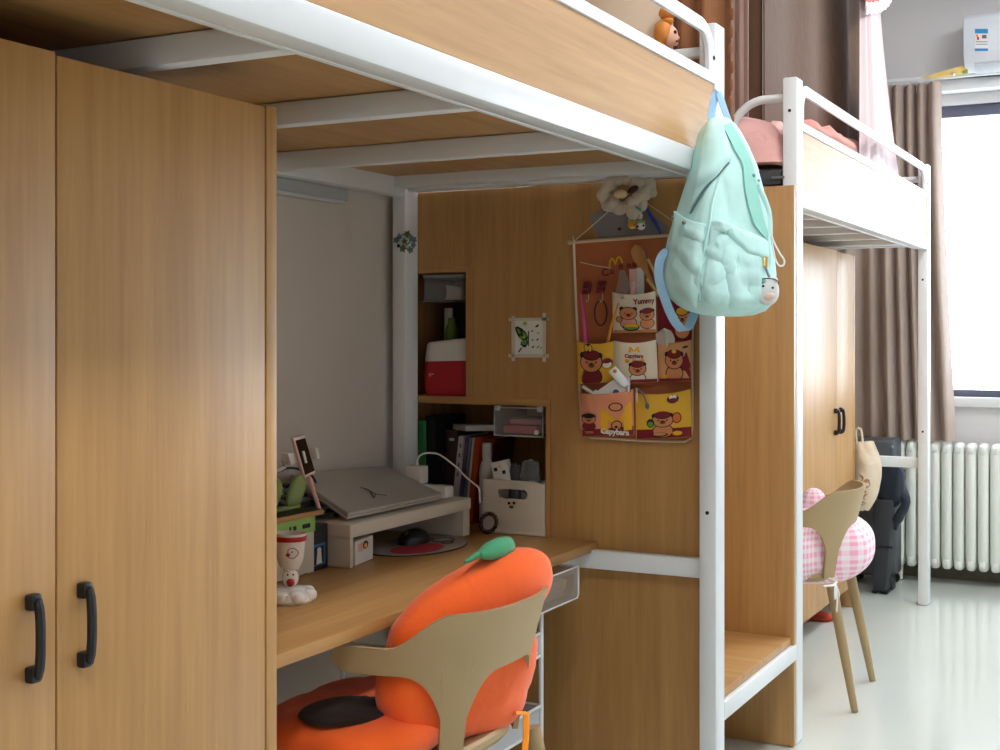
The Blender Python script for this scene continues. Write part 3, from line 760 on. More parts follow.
# ---- dark figure box
p0, p1 = onZ(305, 569, zd), onZ(327, 565, zd)
pa = onX(305, 569, -1.79); pb = onX(328, 566, -1.80); pa.z = pb.z = zd
t = thing('figure_box', 'dark display box with a blue framed figure, between cup and monitor stand', 'box', ((pa.x + pb.x) / 2, (pa.y + pb.y) / 2, zd))
b = B(DARK); b.prism([pa, pb, pb + Vector((-.09, 0, 0)), pa + Vector((-.09, 0, 0))], (0, 0, .105), .002); obj('body', b, t)
dv_ = pb - pa; nv_ = Vector((dv_.y, -dv_.x, 0)).normalized(); f = lambda a, z: pa + dv_ * a + nv_ * .0006 + Vector((0, 0, z))
b = B(BLUE); b.prism([f(.30, .012), f(.86, .012), f(.86, .062), f(.30, .062)], nv_ * .0006)
b.use(INK); b.prism([f(.38, .016), f(.78, .016), f(.78, .056), f(.38, .056)], nv_ * .001)
b.use(CARD); b.prism([f(.46, .016), f(.70, .016), f(.66, .044), f(.5, .044)], nv_ * .0016); b.prism([f(.58 + .09 * cos(k * pi / 6), .048 + .006 * sin(k * pi / 6)) for k in range(12)], nv_ * .0016); obj('window_print', b, t)
# ---- light bar on the wall under the bed
la = onX(348, 190, -1.99); 
t = thing('wall_light_bar', 'switched off grey light bar on the wall above the desk', 'light bar', (-2.0, 2.4, 1.60))
b = B(plain('light_bar_case', (176, 178, 180), .5)); b.box(WX + .001, WX + .03, 1.79, la.y, 1.607, 1.640, .004); obj('case', b, t)
b = B(plain('diffuser_off', (200, 202, 204), .35)); b.box(WX + .004, WX + .027, 1.80, la.y - .01, 1.598, 1.608, .002); obj('diffuser', b, t)
# ---- clear drawer clipped under the desk front
t = thing('acrylic_tray', 'clear plastic drawer fixed under the front edge of the desk', 'drawer', (-1.48, 2.86, .585))
y0, y1, z0, z1, xf = 2.62, onX(578, 575, -1.345).y, .588, .6685, -1.345
DRW = clear('smoky_clear_plastic', (160, 150, 140), .22, .15)
b = B(DRW)
b.box(xf - .004, xf, y0, y1, z0, z1, .002); b.box(xf - .26, xf - .256, y0, y1, z0, z1); b.box(xf - .256, xf - .004, y0, y0 + .004, z0, z1); b.box(xf - .256, xf - .004, y1 - .004, y1, z0, z1); b.box(xf - .256, xf - .004, y0 + .004, y1 - .004, z0, z0 + .004); obj('tray', b, t)
b = B(plain('clear_edge', (222, 224, 226), .2)); zz = (z0 + .001, z1 - .001)
b.tube([(xf + .001, y0, zz[0]), (xf + .001, y1 - .008, zz[0]), (xf + .001, y1, zz[0] + .008), (xf + .001, y1, zz[1] - .006), (xf + .001, y1 - .006, zz[1]), (xf + .001, y0, zz[1])], .0022, 8, closed=True); obj('rim', b, t)
b = B(plain('kraft_papers', (150, 136, 118), .8)); b.box(xf - .20, xf - .03, y1 - .22, y1 - .02, z0 + .006, z0 + .05, .003)
one('drawer_papers', b, 'stack of brownish papers inside the clear drawer under the desk', 'papers')
b = B(YEL); p = onX(564, 584, xf - .012); b.tube([(p.x, p.y - .012, p.z - .012), (p.x, p.y + .004, p.z + .010)], .006, 10); one('yellow_tape', b, 'small yellow item inside the clear drawer under the desk', 'tape')
# ---- white wire trolley below the desk
t = thing('wire_trolley', 'slim white wire trolley under the desk behind the chair', 'trolley', (-1.56, 2.72, 0))
x1, y1 = -1.37, onX(541, 640, -1.37).y; x0, y0 = -1.74, y1 - .30; ztop = .575
for (px, py) in ((x1, y1), (x1, y0), (x0, y1), (x0, y0)):
    b = B(WHITE); b.tube([(px, py, .05), (px, py, ztop)], .006, 8); obj('post', b, t)
    b = B(DARK); b.lathe([(.001, -.006), (.022, -.006), (.022, .006), (.001, .006)], (0, 0, 0), 16, Matrix.Translation((px, py, .0225)) @ Matrix.Rotation(radians(90), 4, 'X')); obj('caster', b, t)
for z in (.10, .30, .475):
    b = B(WHITE)
    for dz in (.0, .055):
        b.tube([(x0, y0, z + dz), (x1, y0, z + dz), (x1, y1, z + dz), (x0, y1, z + dz)], .004, 6, closed=True)
    for k in range(1, 9): b.tube([(x0 + (x1 - x0) * k / 9, y0, z), (x0 + (x1 - x0) * k / 9, y1, z)], .002, 6)
    obj('basket', b, t)
    b = B(clear('mist_plastic', (210, 214, 218), .45, .3)); b.box(x0 + .006, x1 - .004, y1 - .004, y1 - .002, z, z + .055); b.box(x1 - .004, x1 - .002, y0, y1, z, z + .05); obj('basket_side', b, t)
b = B(DARK); b.box(-1.68, -1.42, y0 + .02, y1 - .06, .306, .46, .02); one('black_bag', b, 'black bag in the middle basket of the white trolley', 'bag')
# ================================================================ things on the open shelves
zd = CB + .0005
def px_box(b, u0, v0, u1, v1, Y, dep, bev=.002):
    p, q = onY(u0, v1, Y), onY(u1, v0, Y); b.box(p.x, q.x, Y, Y + dep, p.z, q.z, bev); return p, q
# ---- upper shelf
S1 = cz2 + .0005
Y_ = YP + .03
t = thing('clear_box', 'clear box with a pale object at the top of the narrow upper shelf', 'box', onY(444, 301, Y_))
CLB = clear('clear_box_plastic', (190, 196, 200), .08, .1)
p, q = onY(424, 301, Y_), onY(464, 274, Y_)
b = B(CLB); b.box(p.x, q.x, Y_, Y_ + .18, p.z, p.z + .003); b.box(p.x, p.x + .002, Y_, Y_ + .18, p.z, q.z); b.box(q.x - .002, q.x, Y_, Y_ + .18, p.z, q.z); b.box(p.x + .002, q.x - .002, Y_, Y_ + .002, p.z, q.z - .012); b.box(p.x + .002, q.x - .002, Y_ + .178, Y_ + .18, p.z, q.z); obj('walls', b, t)
b = B(plain('grey_lid', (150, 156, 160), .3)); b.box(p.x - .003, q.x + .002, Y_ - .003, Y_ + .183, q.z - .010, q.z, .003); obj('lid', b, t)
pt = [onY(u, v, Y_ + .03) for (u, v) in ((444, 299.5), (446, 298.5), (447, 293), (445.5, 285), (461, 288.5), (460.5, 299.5))]
b = B(CREAM); b.prism(pt, (0, .05, 0), .001); one('pale_clip', b, 'pale plastic piece lying inside the clear box on the upper shelf', 'clip')
# shelf bracket that carries the clear box: narrow glass plate
b = B(CLB); b.box(-2.005, cx1 - .0005, YP + .02, YP + .3, p.z - .0045, p.z - .0005); one('glass_shelf', b, 'thin clear plate under the clear box in the upper shelf', 'shelf')
b = B(plain('dark_bag_cloth', (26, 30, 30), .8)); p = onY(455, 342, YP + .12)
b.ell((p.x + .01, YP + .2, S1 + .16), (.055, .06, .155), .7, 24, 18); one('dark_pouch', b, 'dark pouch standing behind the red and white bag', 'pouch')
b = B(plain('bottle_green', (92, 124, 48), .3)); p = onY(451, 342, YP + .11)
b.lathe([(.001, 0), (.02, 0), (.021, .01), (.021, .19), (.012, .21), (.012, .225), (.001, .225)], (p.x, YP + .115, S1), 20); one('green_bottle', b, 'green bottle behind the red and white bag on the upper shelf', 'bottle')
b = B(CARD); p = onY(446, 312, YP + .145); b.box(p.x - .006, p.x + .022, YP + .145, YP + .15, S1, p.z + .012, .001); one('white_booklet', b, 'white booklet upright behind the green bottle on the upper shelf', 'booklet')
t = thing('red_white_bag', 'red bag with a white top on the narrow upper shelf', 'bag', (onY(443, 396, YP + .02).x, YP + .08, S1))
xa, xb, zt_ = onY(421.5, 396, YP + .015).x, cx1 - .003, onY(440, 343, YP + .015).z
zm = onY(440, 362, YP + .015).z
def bagring(z, inset, tilt=0): 
    r = []
    for k in range(28):
        a = 2 * pi * k / 28; ca, sa = cos(a), sin(a); e = .35
        x = (xa + xb) / 2 + (abs(ca) ** e * (1 if ca > 0 else -1)) * ((xb - xa) / 2 - inset)
        y = YP + .075 + (abs(sa) ** e * (1 if sa > 0 else -1)) * (.062 - inset) + .003 * sin(9 * x * 12 + z * 40)
        r.append(Vector((x, y, z + tilt * (x - xa))))
    return r
b = B(plain('bag_red', (178, 20, 30), .55)); b.loft([bagring(S1, .004), bagring(S1 + .02, .0), bagring((S1 + zm) / 2, -.0005), bagring(zm, .0005, .03)]); b.use(CARD)
p = onY(430, 374, YP + .0115); b.box(p.x - .004, p.x + .012, YP + .0105, YP + .0118, p.z - .001, p.z + .001); b.box(p.x - .004, p.x + .004, YP + .0105, YP + .0118, p.z - .006, p.z - .0045); obj('lower_part', b, t)
b = B(plain('bag_white', (222, 218, 212), .6)); b.loft([bagring(zm + .0005, .0005, .03), bagring((zm + zt_) / 2, .002, .05), bagring(zt_ - .006, .006, .1), bagring(zt_, .012, .1)]); obj('upper_part', b, t)
# ---- lower shelf: books
def book(u0, u1, vt, dy, dep, lean, col, label, deco=None):
    Y = YP + dy + .085; dep -= .02; p, q = onY(u0, vt, Y), onY(u1, vt, Y); h = p.z - zd
    m = plain('book_%d_%d_%d' % col, col, .55)
    t_ = thing('book', label, 'book', ((p.x + q.x) / 2 - lean, Y + dep / 2, zd), 0, 'books leaning on the lower shelf')
    o = [(p.x - lean, Y, zd), (q.x - lean, Y, zd), (q.x, Y, p.z), (p.x, Y, p.z)]
    b = B(m); b.prism(o, (0, .003, 0), .0012)
    w = q.x - p.x; e = min(.0028, w * .2)
    b.prism([o[0], (o[0][0] + e, Y, zd), (o[3][0] + e, Y, p.z), o[3]], (0, dep, 0), .0006); b.prism([(o[1][0] - e, Y, zd), o[1], o[2], (o[2][0] - e, Y, p.z)], (0, dep, 0), .0006); obj('cover', b, t_)
    b = B(CARD); b.prism([(o[0][0] + e, Y + .003, zd + .002), (o[1][0] - e, Y + .003, zd + .002), (o[2][0] - e, Y + .003, p.z - .004), (o[3][0] + e, Y + .003, p.z - .004)], (0, dep - .006, 0)); obj('pages', b, t_)
    if deco:
        b = B(INK if sum(col) > 330 else CARD)
        for k in range(deco):
            f0 = .90 - k * .11; cxm = (p.x + q.x) / 2 - lean * (1 - f0); zc = zd + h * f0
            if col[1] > 180: 
                b.box(cxm - w * .28, cxm + w * .28, Y - .0006, Y + .0004, zc - .006, zc - .0045); b.box(cxm - w * .2, cxm + w * .24, Y - .0006, Y + .0004, zc - .001, zc + .0006); b.box(cxm - w * .04, cxm + w * .06, Y - .0006, Y + .0004, zc - .008, zc + .004)
            else: b.box(cxm - w * .22, cxm + w * .22, Y - .0006, Y + .0004, zc - .004, zc + .004)
        obj('spine_print', b, t_)
    return t_
L_ = .028
book(418, 423.5, 421, -.055, .19, 0, (60, 140, 78), 'green spined folder at the left end of the lower shelf')
book(425, 435, 416, -.04, .20, 0, (14, 14, 18), 'thick black folder beside the green one on the lower shelf')
book(439, 445.5, 434, .03, .18, .004, (108, 112, 122), 'thin grey book beside the black folder')
book(446.2, 457.5, 430, .025, .18, .006, (72, 52, 52), 'dark brown thick book right of the thin grey book', 1)
book(458.5, 464, 436, .02, .17, L_, (206, 204, 204), 'white book with black title characters down its spine', 4)
book(465, 468.5, 437, .025, .17, L_, (96, 82, 120), 'purple thin book right of the white titled book')
book(469.2, 471.8, 437.5, .025, .17, L_, (120, 128, 148), 'blue grey thin book right of the purple one')
book(472.4, 474.2, 438, .02, .17, L_, (200, 206, 196), 'pale thin booklet against the orange book')
book(474.8, 480.8, 437, .024, .17, L_, (196, 78, 20), 'orange book left of the white bottle')
book(481.6, 495, 438, .05, .15, L_, (104, 30, 22), 'dark red thick book behind the white bottle')
# flat book on top
pa, pb = onY(449, 436, YP + .02), onY(498, 437, YP + .02)
b = B(plain('book_flat_white', (196, 196, 196), .5))
q0 = [onY(449.5, 423.3, YP + .04), onY(480, 432.2, YP + .02), onY(497, 432.5, YP + .10), onY(470, 423.5, YP + .15)]
zt_ = max(onY(450, 429.5, YP + .03).z, onY(458, 430, YP + .025).z)
ztb = onY(446.5, 430, YP + .11).z + .002
fx0, fx1 = onY(450, 424, YP + .11).x, onY(494, 424, YP + .11).x
b.prism([(fx0, YP + .125, ztb), (fx0 + .075, YP + .07, ztb), (fx1, YP + .13, ztb), (fx0 + .06, YP + .22, ztb)], (0, 0, .016), .0015)
one('flat_book', b, 'white book lying flat on top of the upright books', 'book')
# ---- white bottle
p = onY(487, 520, YP + .012); 
BYY = YP + .078; p = onY(487, 500, BYY)
t = thing('white_bottle', 'plain white squeeze bottle between the books and the face box', 'bottle', (p.x, BYY, zd))
r = .0225; hb = onY(487, 443, BYY).z - zd
b = B(plain('bottle_white', (214, 216, 218), .35)); b.lathe([(.001, 0), (r * .95, 0), (r, .006), (r, hb - .085), (r * .9, hb - .066), (r * .62, hb - .05), (r * .5, hb - .046), (.001, hb - .046)], (p.x, BYY, zd), 28); obj('body', b, t)
b = B(plain('bottle_cap', (198, 200, 200), .4)); b.lathe([(.001, hb - .0455), (r * .62, hb - .0455), (r * .62, hb - .003), (r * .56, hb), (.001, hb)], (p.x, BYY, zd), 28); obj('cap', b, t)
# ---- white storage box with the face
Yb = YP - .004
p, q = onY(484, 530, Yb), onY(544.5, 478, Yb); x0, x1 = p.x, q.x; z1 = onY(484, 479, Yb).z
x0 = onY(483.5, 500, Yb).x
t = thing('face_box', 'white open box with an oval hand hole and small printed face', 'box', ((x0 + x1) / 2, Yb + .1, zd))
hz0, hz1 = onY(515, 499, Yb).z, onY(515, 489.5, Yb).z; hx0, hx1 = onY(498, 495, Yb).x, onY(527.5, 495, Yb).x
def oval(x, z, hw, hh, n=24): return [(x + hw * cos(2 * pi * k / n), z + hh * sin(2 * pi * k / n)) for k in range(n)]
# front wall with a stadium shaped hole
tb = bmesh.new(); n = 32; rr = (hz1 - hz0) / 2; hcx, hcz = (hx0 + hx1) / 2, (hz0 + hz1) / 2; hl = (hx1 - hx0) / 2 - rr
ins = []; outs = []
for k in range(n):
    a = 2 * pi * (k + .5) / n; ca, sa = cos(a), sin(a)
    ins.append((hcx + rr * ca + (hl if ca > 0 else -hl), hcz + rr * sa))
    s1 = min(abs(((x1 if ca > 0 else x0) - hcx) / ca) if abs(ca) > 1e-6 else 1e9, abs(((z1 if sa > 0 else zd) - hcz) / sa) if abs(sa) > 1e-6 else 1e9)
    outs.append((hcx + ca * s1, hcz + sa * s1))
vi = {}
for yy in (0, 1):
    for nm, arr in (('i', ins), ('o', outs)):
        vi[nm, yy] = [tb.verts.new((x, Yb + yy * .004, z)) for (x, z) in arr]
for yy in (0, 1):
    for k in range(n):
        tb.faces.new((vi['i', yy][k], vi['i', yy][(k + 1) % n], vi['o', yy][(k + 1) % n], vi['o', yy][k]))
for nm in 'io':
    for k in range(n): tb.faces.new((vi[nm, 0][k], vi[nm, 0][(k + 1) % n], vi[nm, 1][(k + 1) % n], vi[nm, 1][k]))
# corner fillers
for (cxx, czz) in ((x0, zd), (x1, zd), (x0, z1), (x1, z1)):
    ks = sorted(range(n), key=lambda k: (outs[k][0] - cxx) ** 2 + (outs[k][1] - czz) ** 2)[:2]
    for yy in (0, 1):
        v = tb.verts.new((cxx, Yb + yy * .004, czz)); tb.faces.new((v, vi['o', yy][ks[0]], vi['o', yy][ks[1]]))
BOXW = plain('box_white', (222, 214, 198), .5, var=.01)
b = B(BOXW); b.add(tb); obj('front', b, t)
b = B(BOXW); b.box(x0, x0 + .004, Yb + .0042, Yb + .046, zd, z1); b.box(x1 - .004, x1, Yb + .0042, Yb + .046, zd, z1); b.box(x0 + .004, x1 - .004, Yb + .042, Yb + .046, zd, z1); b.box(x0 + .004, x1 - .004, Yb + .0042, Yb + .042, zd, zd + .004); obj('sides', b, t)
b = B(BOXW); b.box(x0 - .001, x1 + .001, Yb - .0015, Yb - .0001, zd, zd + .008, .0005); obj('bottom_edge', b, t)
b = B(INK)
for (u, v) in ((509, 503.2), (514, 503)):
    p = onY(u, v, Yb - .0004); b.lathe([(.001, 0), (.0042, 0), (.0042, .0007), (.001, .0007)], (0, 0, 0), 16, Matrix.Translation(p) @ Matrix.Rotation(radians(90), 4, 'X'))
p = onY(511.3, 507, Yb - .0004); b.use(plain('beak_brown', (96, 72, 44), .6)); b.ell(p, (.0075, .0008, .0042)); obj('face_print', b, t)
# contents
b = B(CARD); p = onY(502, 470, Yb + .022)
Mx = Matrix.Rotation(radians(-14), 4, 'Y')
b.box(-.026, .026, -.012, .012, -.055, .026, .002, 2, Matrix.Translation(p) @ Mx); b.use(INK); b.box(-.018, -.008, -.0128, -.0118, 0, .010, 0, 2, Matrix.Translation(p) @ Mx); b.box(.006, .016, -.0128, -.0118, -.012, -.002, 0, 2, Matrix.Translation(p) @ Mx); b.use(PINK); b.box(-.004, .006, -.0128, -.0118, .008, .016, 0, 2, Matrix.Translation(p) @ Mx)
one('printed_packet', b, 'white printed packet sticking out of the face box', 'packet')
PB = clear('crinkled_bag', (150, 158, 162), .42, .18)
def crumple(p):
    n_ = mnoise.noise(p * 3.1) * .22 + mnoise.noise(p * 7.3) * .10
    return p * (1 + n_)
b = B(PB); p = onY(530, 470, Yb + .025); b.ell((p.x, p.y, p.z - .022), (.032, .018, .050), 1, 36, 26, None, crumple); one('crinkled_bag', b, 'crinkled clear plastic bag in the right half of the face box', 'bag')
b = B(plain('grey_blue_cloth', (70, 78, 84), .8)); p = onY(515, 473, Yb + .023); b.ell((p.x, p.y, p.z - .045), (.017, .014, .07), .9, 24, 18, None, crumple); one('grey_pouch', b, 'grey pouch in the middle of the face box', 'pouch')
b = B(plain('salmon_cloth', (204, 140, 124), .7)); p = onY(493, 476, Yb + .022); b.ell((p.x + .002, p.y, p.z - .03), (.010, .013, .035), .9, 16, 12); one('salmon_tube', b, 'salmon coloured item at the left corner of the face box', 'tube')
b = B(plain('black_cloth', (16, 16, 18), .8)); p = onY(540, 462, YP + .26)
b.ell((cx2 - .06, YP + .27, zd + .14), (.05, .045, .14), .7, 20, 14); one('black_purse', b, 'black purse in the dark corner behind the face box', 'purse')
# ---- clear drawer box with pink things, hanging under the shelf
Yc = YP + .012
p, q = onY(494.5, 435, Yc), onY(543, 406.5, Yc)
t = thing('hanging_clear_box', 'clear box of pink things fixed below the shelf, above the face box', 'box', ((p.x + q.x) / 2, Yc, p.z))
zt_ = cz3 - .001
b = B(CLB); b.box(p.x, q.x, Yc, Yc + .003, p.z, zt_ - .012, .001); b.box(p.x, p.x + .003, Yc + .003, Yc + .2, p.z, zt_ - .004); b.box(q.x - .003, q.x, Yc + .003, Yc + .2, p.z, zt_ - .004); b.box(p.x + .003, q.x - .003, Yc + .003, Yc + .2, p.z, p.z + .003); obj('tray', b, t)
b = B(plain('frosted_rim', (196, 198, 200), .3)); b.tube([(p.x, Yc - .001, p.z), (q.x, Yc - .001, p.z), (q.x, Yc - .001, zt_ - .006), (p.x, Yc - .001, zt_ - .006)], .0022, 6, closed=True)
for x in (p.x + .008, q.x - .010): b.box(x - .008, x + .010, Yc - .004, Yc + .01, zt_ - .016, zt_, .003)
obj('rim', b, t)
b = B(CER); b.lathe([(.001, 0), (.007, 0), (.007, .003), (.001, .003)], (0, 0, 0), 16, Matrix.Translation((q.x - .018, Yc - .002, p.z + .012)) @ Matrix.Rotation(radians(90), 4, 'X')); obj('knob', b, t)
b = B(plain('pink_packet', (214, 110, 118), .5)); b.box(p.x + .016, q.x - .03, Yc + .02, Yc + .15, p.z + .0045, p.z + .028, .006); one('pink_packet', b, 'pink packet at the bottom of the hanging clear box', 'packet')
b = B(plain('pale_pink_packet', (206, 140, 142), .5)); b.box(p.x + .03, q.x - .02, Yc + .03, Yc + .15, p.z + .0295, p.z + .046, .005); one('pale_pink_packet', b, 'paler pink packet lying on the pink one in the hanging clear box', 'packet')
# ---- beaded bracelet
ctr = onY(488.5, 521, YP - .026); ctr.z = CB + .030
t = thing('bead_bracelet', 'dark brown bead bracelet leaning between the stand and the face box', 'bracelet', (ctr.x, ctr.y, CB))
BEAD = plain('bead_brown', (62, 34, 26), .25)
for k in range(16):
    a = 2 * pi * k / 16; b = B(BEAD); b.ell((ctr.x + .024 * cos(a), ctr.y + .008 * sin(a), ctr.z + .0245 * sin(a)), (.0064,) * 3, 1, 12, 8); obj('bead', b, t)
# ================================================================ things hanging on the panel
from mathutils.bvhtree import BVHTree
PLANE = Matrix(((1, 0, 0, 0), (0, 0, -1, 0), (0, 1, 0, 0), (0, 0, 0, 1)))     # text: right = +x, up = +z, faces -y
# ---- butterfly card
Yk = YP - .0012
t = thing('butterfly_card', 'small white card with a green butterfly taped to the panel', 'card', onY(529, 358, Yk))
def P_(pts, dy=0.0): return [onY(u, v, Yk - dy) for (u, v) in pts]
b = B(CARD); b.prism(P_([(513, 318), (545, 318), (545, 356), (513, 356)]), (0, .001, 0)); obj('sheet', b, t)
TAPE = plain('paper_tape', (216, 206, 186), .7)
for q in ([(508.5, 318), (549, 317.5), (549, 320.5), (508.5, 321)], [(508.5, 354), (549, 354), (549, 357.5), (508.5, 357.5)], [(511.5, 316), (515, 316), (515, 361), (511.5, 361)], [(542.5, 313), (546, 313), (546, 362), (542.5, 362)]):
    b = B(TAPE); b.prism(P_(q, .0003), (0, -.0004, 0)); obj('tape', b, t)
LEAF, BRT, DKG = plain('leaf_green', (92, 160, 60), .6), plain('bright_green', (160, 200, 70), .6), plain('dark_green', (22, 40, 24), .6)
b = B(DKG)
b.prism(P_([(515, 327.5), (517.5, 326.2), (522, 328.5), (526.5, 333), (528.3, 338), (526, 341), (521.5, 340), (518, 336), (516, 332)], .0004), (0, -.0003, 0)); b.prism(P_([(528, 331), (529, 331), (529, 346), (528.2, 346)], .0004), (0, -.0004, 0)); b.prism(P_([(527.8, 339.5), (528, 344), (525.5, 347.5), (523, 347), (520.5, 344.5), (521, 341.5), (524, 340)], .0004), (0, -.0003, 0))
b.prism(P_([(518, 352), (521.5, 347), (522, 348.5), (519, 352.5)], .0004), (0, -.0003, 0))
b.use(LEAF)
for q in ([(516.5, 328.5), (519, 329), (521, 333), (519, 334)], [(522, 331), (526.5, 334), (527, 338), (523, 335)], [(520, 335.5), (524, 337.5), (522, 339.5), (520.5, 339)], [(521, 341), (526.5, 339.5), (526.5, 345), (522, 344.5)]): b.prism(P_(q, .0007), (0, -.0002, 0))
b.use(BRT); b.prism(P_([(524 + 1.5 * cos(k), 337 + 2 * sin(k)) for k in (0, 1.05, 2.1, 3.14, 4.2, 5.2)], .0009), (0, -.0002, 0))
b.prism(P_([(525 + 2.2 * cos(k * .52), 323.5 + 2.2 * sin(k * .52)) for k in range(12)], .0004), (0, -.0002, 0))
for i, (u, v, s, c) in enumerate(((537, 326, 2.2, DKG), (538, 333, 1.3, LEAF), (532, 331, 1.4, DKG), (537.5, 339.5, 1.5, DKG), (532.5, 340, 1.3, DKG), (533, 347, 1.6, DKG), (538, 347, 2.2, BRT), (541, 348, 1.3, LEAF))):
    b.use(c); b.prism(P_([(u - s, v + s * .5), (u, v - s * .6), (u + s, v - s * .7), (u + s * .2, v + s * .6)], .0004), (0, -.0002, 0))
obj('butterfly_print', b, t)
# ---- pocket organizer
Yo = YP - .012
TERRA = cloth('terracotta_cloth', (178, 104, 68), .85)
CORD = cloth('cream_cord', (224, 206, 178), .8)
TR, BRN = onY(668, 236.5, Yo), None
t = thing('pocket_organizer', 'terracotta hanging organizer with printed cartoon pockets on the wooden panel', 'organizer', onY(633, 441, Yo))
cl = [onY(u, v, Yo) for (u, v) in ((574, 243), (633, 238.5), (671, 236), (694, 234), (693, 300), (692.5, 380), (692, 432), (688, 440), (640, 440), (590, 437), (582, 428), (580, 380), (577, 310))]
b = B(TERRA); b.prism(cl, (0, .004, 0), .0008); obj('backing', b, t)
b = B(CORD); b.tube([onY(u, v, Yo) for (u, v) in ((574, 243), (576, 300), (578.5, 350), (580.5, 400), (581.5, 426), (584, 433), (591, 437.5), (640, 440.5), (685, 441.5), (691, 438), (692.5, 428), (692.5, 370), (693, 300), (694, 236))], .0042, 8, r2=.003); obj('binding', b, t)
b = B(wood('pale_dowel', (222, 200, 168), (200, 176, 140), 'x')); b.tube([onY(569.5, 242.5, Yo - .004), onY(694, 233.5, Yo - .004)], .0045, 10); b.ell(onY(569.5, 242.5, Yo - .004), (.006, .006, .006)); obj('dowel', b, t)
hk = onY(631, 186, YP - .012)
b = B(CORD)
for (u, v) in ((574, 241.5), (690, 233)): b.tube([onY(u, v, Yo - .009), onY(u + (631 - u) * .5, v + (192 - v) * .5, Yo - .012), Vector((hk.x, YP - .014, onY(631, 192, YP - .014).z))], .0016, 6)
p = onY(573, 236, Yo - .010); b.tube([p, onY(574, 242, Yo - .010)], .002, 6); obj('hanging_cord', b, t)
b = B(plain('print_yellow', (236, 176, 30), .7)); DR = plain('print_darkred', (128, 22, 34), .7); BRW = plain('print_tan', (214, 140, 92), .7); WHT = plain('print_white', (240, 232, 220), .7); PNK = plain('print_pink', (238, 170, 160), .7)
PY = MATS['print_yellow']
m_ = lambda u, v: onY(u, v, Yo - .0012)
b.tube([m_(609.5, 267)] + bez([m_(610, 261), m_(612.5, 258.5), m_(615, 263), m_(615.5, 264), m_(617.5, 258), m_(620, 257.5), m_(622.5, 263)], 18), .0028, 6, r2=.0006, up=(0, 0, 1))
b.use(DR)
for (ch, u, v, sz, rot) in (('C', 605, 273, .026, 18), ('o', 612, 271.5, .022, 14), ('n', 621, 266, .022, 8), ('n', 629, 265, .022, -4), ('u', 634, 264, .022, -8), ('u', 638.5, 262.5, .022, -12)):
    b.mesh_text(ch, sz * 1.05, Matrix.Translation(onY(u, v, Yo - .0012)) @ PLANE @ Matrix.Rotation(radians(rot), 4, 'Z'))
obj('heading_print', b, t)
